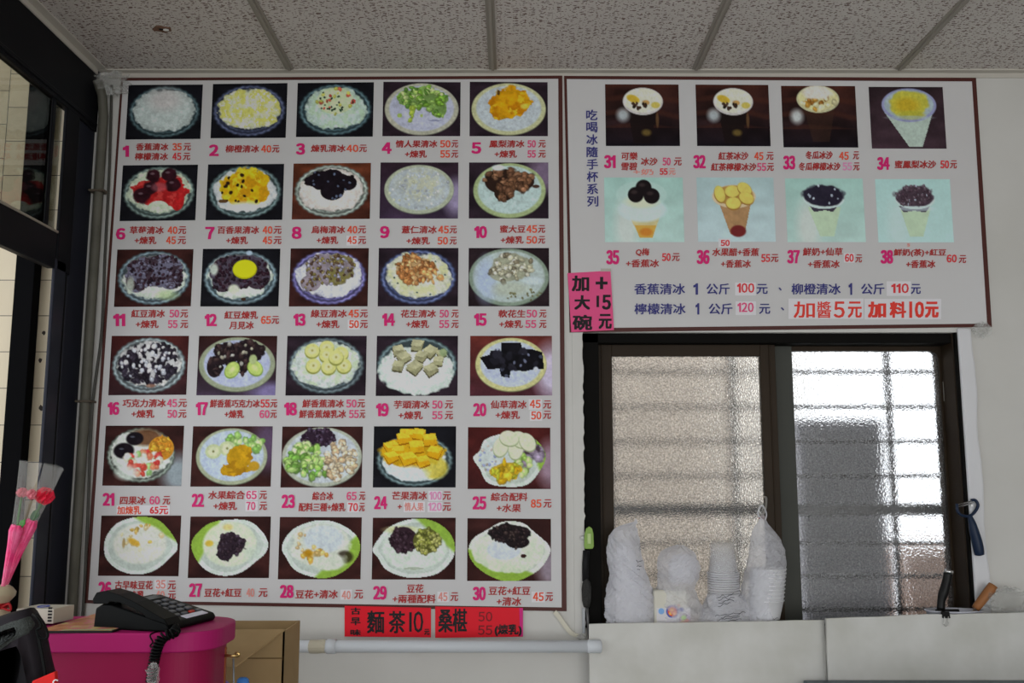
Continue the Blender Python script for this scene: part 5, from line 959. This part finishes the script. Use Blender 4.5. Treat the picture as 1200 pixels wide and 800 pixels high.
# telephone
CX, CYY = W(195, 741, YF + .004)[0], YF + .006
lx = np.array((math.cos(math.radians(75)), math.sin(math.radians(75)))); ly = np.array((-lx[1], lx[0]))
def ph(x, y, z): return (CX + x * lx[0] + y * ly[0], CYY + x * lx[1] + y * ly[1], zt + z)
tel = thing('telephone', (*ph(.065, .09, 0)[:2], zt), 'black corded desk telephone lying on the magenta box lid', 'telephone')
m_blk = mat('black_abs', (.004, .0045, .0045), .4, spec=.07)
PWD = .165
zs_ = lambda y: .016 + (y - .002) * .25
b = MB(); prof = [(0, .0), (-.004, .008), (.002, .016), (.13, .048), (.15, .048), (.165, .040), (.168, .0)]
b.prism([ph(.0, y, z) for y, z in prof], tuple(np.array(ph(PWD, 0, 0)) - np.array(ph(0, 0, 0)))); b.build('body', m_blk, tel, bevel=.004, seg=3)
# handset: two cups and an arched grip with a finger gap
top = [(-.006, .014), (.004, .026), (.03, .037), (.07, .055), (.11, .069), (.14, .075), (.16, .071), (.168, .058), (.166, .049)]
bot = [(.132, .0495), (.128, .054), (.105, .053), (.075, .044), (.05, .0325), (.043, .0265), (.0, .0165)]
b = MB(); b.prism([ph(-.006, y, z) for y, z in top + bot], tuple(np.array(ph(.046, 0, 0)) - np.array(ph(0, 0, 0)))); b.build('handset', m_blk, tel, bevel=.005, seg=3)
m_key = mat('grey_keys', (.10, .105, .12), .35, spec=.4)
def keycap(x, y, w_, d_, m, label=None):
    z = zs_(y); MB().prism([ph(x, y, z), ph(x + w_, y, z), ph(x + w_, y + d_, z + d_ * .25), ph(x, y + d_, z + d_ * .25)], (0, 0, .0035)).build('key', m, tel, bevel=.001, label=label)
for r_ in range(4):
    for c_ in range(3): keycap(.068 + c_ * .028, .092 - r_ * .018, .017, .010, m_key)
for i in range(4): keycap(.060 + i * .025, .0215, .015, .007, mat('red_key', (.45, .04, .03), .4) if i == 2 else m_key, 'red telephone key' if i == 2 else None)
z = zs_(.004); MB().prism([ph(.070, .004, z), ph(.145, .004, z), ph(.145, .018, z + .0035), ph(.070, .018, z + .0035)], (0, 0, .0014)).build('name_label', mat('lilac_label', (.78, .78, .90), .4), tel, label='pale lilac name strip')
z = zs_(.114); MB().prism([ph(.060, .112, z), ph(.150, .112, z), ph(.150, .128, z + .004), ph(.060, .128, z + .004)], (0, 0, .0015)).build('display', mat('dark_lcd', (.03, .04, .035), .15), tel)
# coiled cord falling over the lid
cp = spline([ph(.02, -.006, .012), W(204, 741, YF - .012), W(192, 746, YF - .022), W(185, 757, YF - .022), W(181, 772, YF - .018), W(178, 790, YF - .018), W(176, 812, YF - .02), W(176, 835, YF - .02)], 8)
hel = []
cpa = np.array(cp); seg_ = np.r_[0, np.cumsum(np.linalg.norm(np.diff(cpa, axis=0), axis=1))]; L_ = seg_[-1]; nn = 420
for i in range(nn):
    s_ = L_ * i / (nn - 1); q = np.array([np.interp(s_, seg_, cpa[:, d]) for d in range(3)]); q2 = np.array([np.interp(min(s_ + .003, L_), seg_, cpa[:, d]) for d in range(3)])
    tg = q2 - q if np.linalg.norm(q2 - q) > 1e-6 else np.array((0, 0, -1.0)); tg /= np.linalg.norm(tg); u = np.cross(tg, (0, 1.0, 0)); u /= np.linalg.norm(u) + 1e-9; v_ = np.cross(tg, u)
    a = s_ / .0062 * 2 * math.pi; rr_ = .0085 * min(1, s_ / .04 + .25); hel.append(q + rr_ * (math.cos(a) * u + math.sin(a) * v_))
MB().tube(hel, .0024, 6).build('coiled_cord', m_blk, tel, smooth=True)
MB().tube(spline([ph(.0, .02, .002), W(176, 744, YF - .008), W(179, 752, YF - .01), W(176, 757, YF - .01), W(184, 760, YF - .02)]), .0016, 6).build('cord_loop', m_blk, tel, smooth=True)
crumple(W(179, 790, YF - .03), (.013, .012, .02), 12, 12, 9, .4).build('plastic_sleeve', m_clear, tel)

# magazine on the lid
def cover():
    m = bpy.data.materials.new('printed_cover'); m.use_nodes = True; nt = m.node_tree; bs = nt.nodes['Principled BSDF']; bs.inputs['Roughness'].default_value = .35
    tc = nt.nodes.new('ShaderNodeTexCoord'); n = nt.nodes.new('ShaderNodeTexNoise'); n.inputs['Scale'].default_value = 26; n.inputs['Detail'].default_value = 3; nt.links.new(tc.outputs['Object'], n.inputs['Vector'])
    r = nt.nodes.new('ShaderNodeValToRGB'); e = r.color_ramp.elements; e[0].position = .3; e[0].color = (.30, .09, .03, 1); e[1].position = .75; e[1].color = (.62, .45, .28, 1)
    for p_, c_ in ((.42, (.50, .17, .06, 1)), (.5, (.56, .28, .09, 1)), (.56, (.62, .12, .22, 1)), (.62, (.58, .42, .12, 1))): q = e.new(p_); q.color = c_
    nt.links.new(n.outputs['Fac'], r.inputs['Fac']); nt.links.new(r.outputs['Color'], bs.inputs['Base Color']); return m
mg = thing('magazine', (W(90, 735, -.75)[0], -.75, zt), 'colourful printed magazine lying under the telephone on the box lid', 'magazine')
xa, xb = W(40, 740, YF)[0], W(131, 740, YF)[0]
MB().prism([(xa, YF - .004, zt), (xb, YF + .002, zt), (xb + .012, -.585, zt), (xa + .02, -.58, zt)], (0, 0, .0035)).build('pages', mat('black_page_edge', (.012, .011, .012), .5), mg)
MB().prism([(xa + .004, YF + .004, zt + .0035), (xb - .003, YF + .008, zt + .0035), (xb + .010, -.588, zt + .0035), (xa + .02, -.583, zt + .0035)], (0, 0, .0008)).build('cover', cover(), mg)
MB().prism([(xa + .05, YF + .004, zt + .0043), (xb - .003, YF + .008, zt + .0043), (xb - .002, YF + .019, zt + .0043), (xa + .05, YF + .012, zt + .0043)], (0, 0, .0003)).build('cover_edge', mat('pale_green_print', (.36, .46, .24), .4), mg)
MB().prism([(xa + .06, -.605, zt + .0043), (xb + .009, -.612, zt + .0043), (xb + .010, -.59, zt + .0043), (xa + .06, -.586, zt + .0043)], (0, 0, .0003)).build('cover_edge', mat('pale_green_print', (.36, .46, .24)), mg)
# small white carton
bxc = thing('small_carton', (W(45, 730, -.72)[0], -.70, zt + .0045), 'small cream carton with a blue mark beside the vase', 'carton')
xa, xb, zc_ = W(18, 731, -.735)[0], W(62, 731, -.735)[0], W(50, 713, -.735)[2]; zf = zt + .0045
MB().prism([(xa, -.735, zf), (xb, -.735, zf), (xb + .014, -.675, zf), (xa + .012, -.668, zf)], (0, 0, zc_ - zf)).build('carton', mat('cream_board', (.50, .475, .40), .5), bxc, bevel=.001)
b = MB()
for i in range(5): z = zf + .004 + i * .0062; b.box(xb - .011, xb - .003, -.7362, -.7352, z, z + .0036)
b.build('printed_marks', mat('black_marker', (.012, .01, .012)), bxc)
b = MB().tube([(xa + .040 + .011 * math.cos(a), -.705 + .013 * math.sin(a), zc_ + .0004) for a in np.linspace(0, 2 * math.pi, 16)], .0014, 5); b.build('blue_mark', mat('blue_print', (.05, .08, .35), .4), bxc)
# vase and the two wrapped carnations
vx, vy = W(-3, 700, -.735)[0], -.735
zv = zt; H = W(0, 686, vy)[2] - zt
va = thing('vase', (vx, vy, zt), 'small cream ceramic vase tied with red cord at the left edge', 'vase')
MB().lathe([(.0, .0), (.024, .0), (.027, .004), (.026, H * .32), (.020, H * .48), (.022, H * .58), (.033, H * .74), (.034, H * .84), (.027, H * .95), (.021, H), (.017, H * .99), (.016, H * .9), (.0, H * .5)], (vx, vy, zt), 28).build('pot', mat('cream_ceramic', (.42, .36, .24), .2), va, smooth=True)
b = MB()
for dz in (0, .004, .008): b.lathe([(.0215, -.002), (.024, 0), (.0215, .002)], (vx, vy, zt + H * .46 + dz), 24)
b.tube(spline([(vx + .018, vy - .014, zt + H * .5), (vx + .034, vy - .018, zt + H * .58), (vx + .037, vy - .018, zt + H * .42), (vx + .018, vy - .016, zt + H * .48)]), .0022, 6); b.build('cord', mat('red_cord', (.32, .012, .015), .6), va, smooth=True)
def carnation(apex, top, R_, fl, flc, flr, seed, label, tis, leafs):
    A_, B_ = np.array(apex), np.array(top); ax = (B_ - A_) / np.linalg.norm(B_ - A_); L = np.linalg.norm(B_ - A_)
    t = thing('wrapped_carnation', apex, label, 'flower', 'wrapped carnations in the vase')
    b = MB().lathe([(.004, 0), (R_ * .35, L * .35), (R_ * .72, L * .72), (R_, L * .97), (R_ * 1.05, L)], apex, 22, axis=ax, wob=lambda q, h: 1 + .12 * math.sin(3 * q + 9 * h) * (h / L)); b.build('sleeve', film('clear_sleeve', (.80, .80, .78), .86, .05, (25, .3)), t, smooth=True)
    rr = random.Random(seed); b = MB().lathe([(.0035, .0), (R_ * .36, L * tis * .5), (R_ * .64, L * tis * .9), (R_ * .5, L * tis)], apex, 26, axis=ax, wob=lambda q, h: 1 + .10 * math.sin(7 * q + 40 * h) + .07 * math.sin(11 * q - 70 * h)); b.build('tissue', mat('hot_pink_tissue', (.74, .03, .17), .6, noise=(40, .3, (.80, .16, .32))), t)
    b = MB().tube([A_ + ax * L * .05, A_ + ax * L * .5, np.array(fl)], .0022, 8); b.build('stem', mat('stem_green', (.05, .14, .04), .5), t, smooth=True)
    for q, (lpx, lpy, sz, col) in enumerate(leafs):
        c = np.array(W(lpx, lpy, apex[1])); u = np.array((.5, 0, .86)); v_ = np.array((.86, .1, -.5))
        MB().prism([tuple(c + u * sz * a_ + v_ * sz * b_) for a_, b_ in ((-1, 0), (-.4, .45), (.4, .5), (1, 0), (.4, -.5), (-.4, -.45))], (0, .002, 0)).build('leaf', col, t, bevel=.0008)
    pr = np.random.RandomState(seed); vs = []; nu, nv = 26, 12; c = np.array(fl)
    for i in range(nv):
        th = math.pi * i / (nv - 1)
        for j in range(nu):
            q = flr * (1 + .28 * math.sin(j * 2.4 + i * 2.1) + .15 * (pr.rand() - .5)); p_ = 2 * math.pi * j / nu
            vs.append(c + q * np.array((math.sin(th) * math.cos(p_), math.sin(th) * math.sin(p_), math.cos(th) * .85)))
    MB().add(vs, [(i * nu + j, i * nu + (j + 1) % nu, (i + 1) * nu + (j + 1) % nu, (i + 1) * nu + j) for i in range(nv - 1) for j in range(nu)]).build('bloom', flc, t)
    return t
g_l, g_d = mat('light_leaf', (.07, .26, .05), .5), mat('dark_leaf', (.018, .085, .028), .5)
red_, pnk = mat('carnation_red', (.66, .018, .05), .5), mat('carnation_pink', (.62, .16, .20), .5)
t1 = carnation(W(3, 690, vy), W(37, 541, vy), .020, W(26, 577, vy), pnk, .0095, 3, 'left wrapped carnation bunch with two faded pink blooms', .50, [(25, 614, .012, g_l)])
b = MB(); c = np.array(W(37, 579, vy)); vs = []; pr = np.random.RandomState(8)
for i in range(9):
    for j in range(18): th, p_ = math.pi * i / 8, 2 * math.pi * j / 18; q = .009 * (1 + .25 * math.sin(j * 2.4 + i * 2)); vs.append(c + q * np.array((math.sin(th) * math.cos(p_), math.sin(th) * math.sin(p_), math.cos(th))))
b.add(vs, [(i * 18 + j, i * 18 + (j + 1) % 18, (i + 1) * 18 + (j + 1) % 18, (i + 1) * 18 + j) for i in range(8) for j in range(18)]).build('bloom', pnk, t1)
carnation(W(5, 690, vy + .02), W(64, 546, vy + .02), .0185, W(52.5, 581, vy + .02), red_, .0165, 5, 'right wrapped carnation with one bright red bloom', .56, [(40.5, 604, .016, g_d), (47, 592, .010, g_d)])
# black drawstring bag in front
YBG = -1.02
bg = thing('drawstring_bag', W(25, 800, YBG), 'black and grey drawstring pouch bag in the bottom left corner', 'bag')
zb_ = DZ
def pillow(outline, Y, d, z_floor=None):
    P = np.array([W(x, y, Y) for x, y in outline]); c = P.mean(0); b = MB(); n = len(P); vs = []
    lay = ((1.0, 0), (.985, -.35), (.93, -.7), (.8, -.92), (.5, -1.0)); full = [(.5, 1.0), (.8, .92), (.93, .7), (.985, .35)] + list(lay)
    for s_, q in full:
        for p in P: e = c + (p - c) * s_; vs.append((e[0], Y + q * d, e[2]))
    m_ = len(full); b.add(vs, [(i * n + j, i * n + (j + 1) % n, (i + 1) * n + (j + 1) % n, (i + 1) * n + j) for i in range(m_ - 1) for j in range(n)] + [tuple(range(n)), tuple((m_ - 1) * n + j for j in reversed(range(n)))]); return b
zbot = 400 - (-(1.45 - DZ)) * 0  # the pouch rests on the desk
def py_at(z, Y):
    lo, hi = 700, 1100
    for _ in range(40):
        m_ = (lo + hi) / 2
        if W(0, m_, Y)[2] > z: lo = m_
        else: hi = m_
    return lo
pyb = py_at(DZ, YBG)
outl = [(-22, 733), (-8, 724), (14, 717), (36, 711.5), (41, 720), (47, 735), (51, 752), (55, 772), (60, 792), (62, pyb - 60), (58, pyb), (-20, pyb), (-24, 800)]
pillow(outl, YBG, .035).build('pouch', mat('black_nylon', (.009, .009, .011), .6, spec=.08, noise=(14, .5, (.022, .018, .022))), bg, smooth=True)
pillow([(-18, 743), (-4, 735), (16, 727), (34, 722), (39, 731), (37, 741), (18, 752), (2, 764), (-16, 776)], YBG - .02, .0185).build('mesh_panel', mat('grey_mesh_fabric', (.055, .062, .058), .6, bump=(300, .6)), bg, smooth=True)
MB().tube(spline([W(38, 720, YBG - .02), W(44, 724, YBG - .03), W(48, 734, YBG - .03), W(43, 738, YBG - .03), W(46, 746, YBG - .03), W(54, 748, YBG - .03), W(56, 742, YBG - .03), W(50, 728, YBG - .02), W(42, 719, YBG - .01)], 6), .0022, 8).build('drawstring', m_blk, bg, smooth=True)
MB().tube(spline([W(45, 745, YBG - .03), W(50, 770, YBG - .03), W(55, 800, YBG - .03)], 6), .003, 8).build('drawstring', m_blk, bg, smooth=True)
tg = thing('red_packet', W(52, 800, -1.09), 'bright red packet with a white letter C in front of the black pouch', 'packet')
pr2 = [W(37, 798, -1.08), W(64, 786.5, -1.08), W(76, py_at(DZ, -1.08), -1.08), W(40, py_at(DZ, -1.08), -1.08)]
MB().prism(pr2, (0, .012, 0)).build('packet', mat('red_packet_paper', (.66, .012, .01), .4), tg, bevel=.002)
b = MB(); b.tube([W(65.5 + 3.2 * math.cos(a), 799.5 - 3.2 * math.sin(a), -1.0812) for a in np.linspace(.7, 2 * math.pi - .7, 16)], .0011, 6); b.build('letter', mat('white_print', (.8, .8, .8), .5), tg, smooth=True)
# cardboard box behind, one flap folded out towards us
YC = -.42
cbx = thing('cardboard_box', (W(290, 790, YC)[0], YC + .06, DZ), 'brown cardboard box with an open flap standing behind the magenta box', 'box')
m_cb = mat('brown_cardboard', (.37, .255, .125), .8, noise=(10, .3, (.33, .225, .11)))
c0, c1 = W(236, 741, YC)[0], W(333.5, 740, YC)[0]; zc1 = W(333, 739.5, YC)[2]
b = MB(); th = .004
b.box(c0, c1, YC, YC + th, DZ, zc1); b.box(c0, c1, YC + .16, YC + .16 + th, DZ, zc1); b.box(c0, c0 + th, YC, YC + .16, DZ, zc1); b.box(c1 - th, c1, YC, YC + .16, DZ, zc1); b.box(c0, c1, YC, YC + .16, DZ, DZ + th)
b.build('walls', m_cb, cbx)
f0, f1 = W(262, 739, YC)[0], c1
q0, q1 = W(277, 781, YC - .16), W(215, 781, YC - .16)
b = MB().prism([(c0, YC, zc1), (f1, YC, zc1 + .0005), q0, q1], (0, .003, .004)); b.build('flap', m_cb, cbx)
zf2 = W(320, 771, YC)[2]; MB().box(f0 + .05, c1, YC - .0012, YC, zf2 - .0014, zf2 + .0014).build('fold', mat('dark_fold', (.16, .10, .045), .9), cbx)
# brass hook on its strap, bottles in front of the cardboard box
YH = -.675
bh = thing('brass_hook', W(262, 775, YH), 'brass peg hook on a brown strap at the right end of the magenta box', 'hook')
a_, b_ = W(258.5, 800, YH), W(266, 757, YH); MB().box(a_[0], b_[0], YH - .006, YH + .006, W(0, 800, YH)[2] - .03, b_[2]).build('strap', mat('copper_brown_leather', (.28, .075, .02), .4), bh, bevel=.004, seg=3)
MB().tube([W(264, 768, YH - .006), W(279, 768, YH - .006)], .003, 10).build('peg', mat('brass', (.62, .42, .16), .3, .9), bh, smooth=True)
MB().lathe([(.002, -.002), (.0058, -.0018), (.0058, .0018), (.002, .002)], W(278.5, 766.5, YH - .006), 16, axis=(0, 1, 0)).build('ring', mat('brass', (.62, .42, .16)), bh, smooth=True)
MB().tube([W(273.5, 771, YH - .006), W(274, 800, YH - .006), W(274.5, 830, YH - .006)], .0019, 8).build('rod', mat('grey_rod', (.22, .24, .26), .35, .5), bh, smooth=True)
YBo = -.60
def bottle(px, py, r, col, label, nm):
    c = W(px, py, YBo); t = thing('bottle', (c[0], YBo, DZ), label, 'bottle'); h = c[2] - DZ
    MB().lathe([(.0, .0), (r * 1.5, .0), (r * 1.6, .006), (r * 1.6, h * .62), (r * .9, h * .82), (r * .8, h - .008), (.0, h - .008)], (c[0], YBo, DZ), 22).build('body', film('bottle_plastic', (.6, .65, .7), .6, .1), t, smooth=True)
    MB().lathe([(r * 1.0, h - .012), (r * 1.05, h - .010), (r * 1.05, h + .004), (r * .95, h + .011), (r * .6, h + .0145), (.0, h + .0155)], (c[0], YBo, DZ), 22).build('cap', col, t, smooth=True)
bottle(284.5, 802, .0125, mat('blue_cap', (.06, .22, .62), .35), 'bottle with a round blue cap in front of the cardboard box', 'blue')
bottle(262, 806, .011, mat('violet_cap', (.22, .16, .48), .35), 'bottle with a violet cap beside the end of the magenta box', 'violet')
crumple(W(279, 744, -.60), (.008, .006, .006), 41, 10, 7, .4)
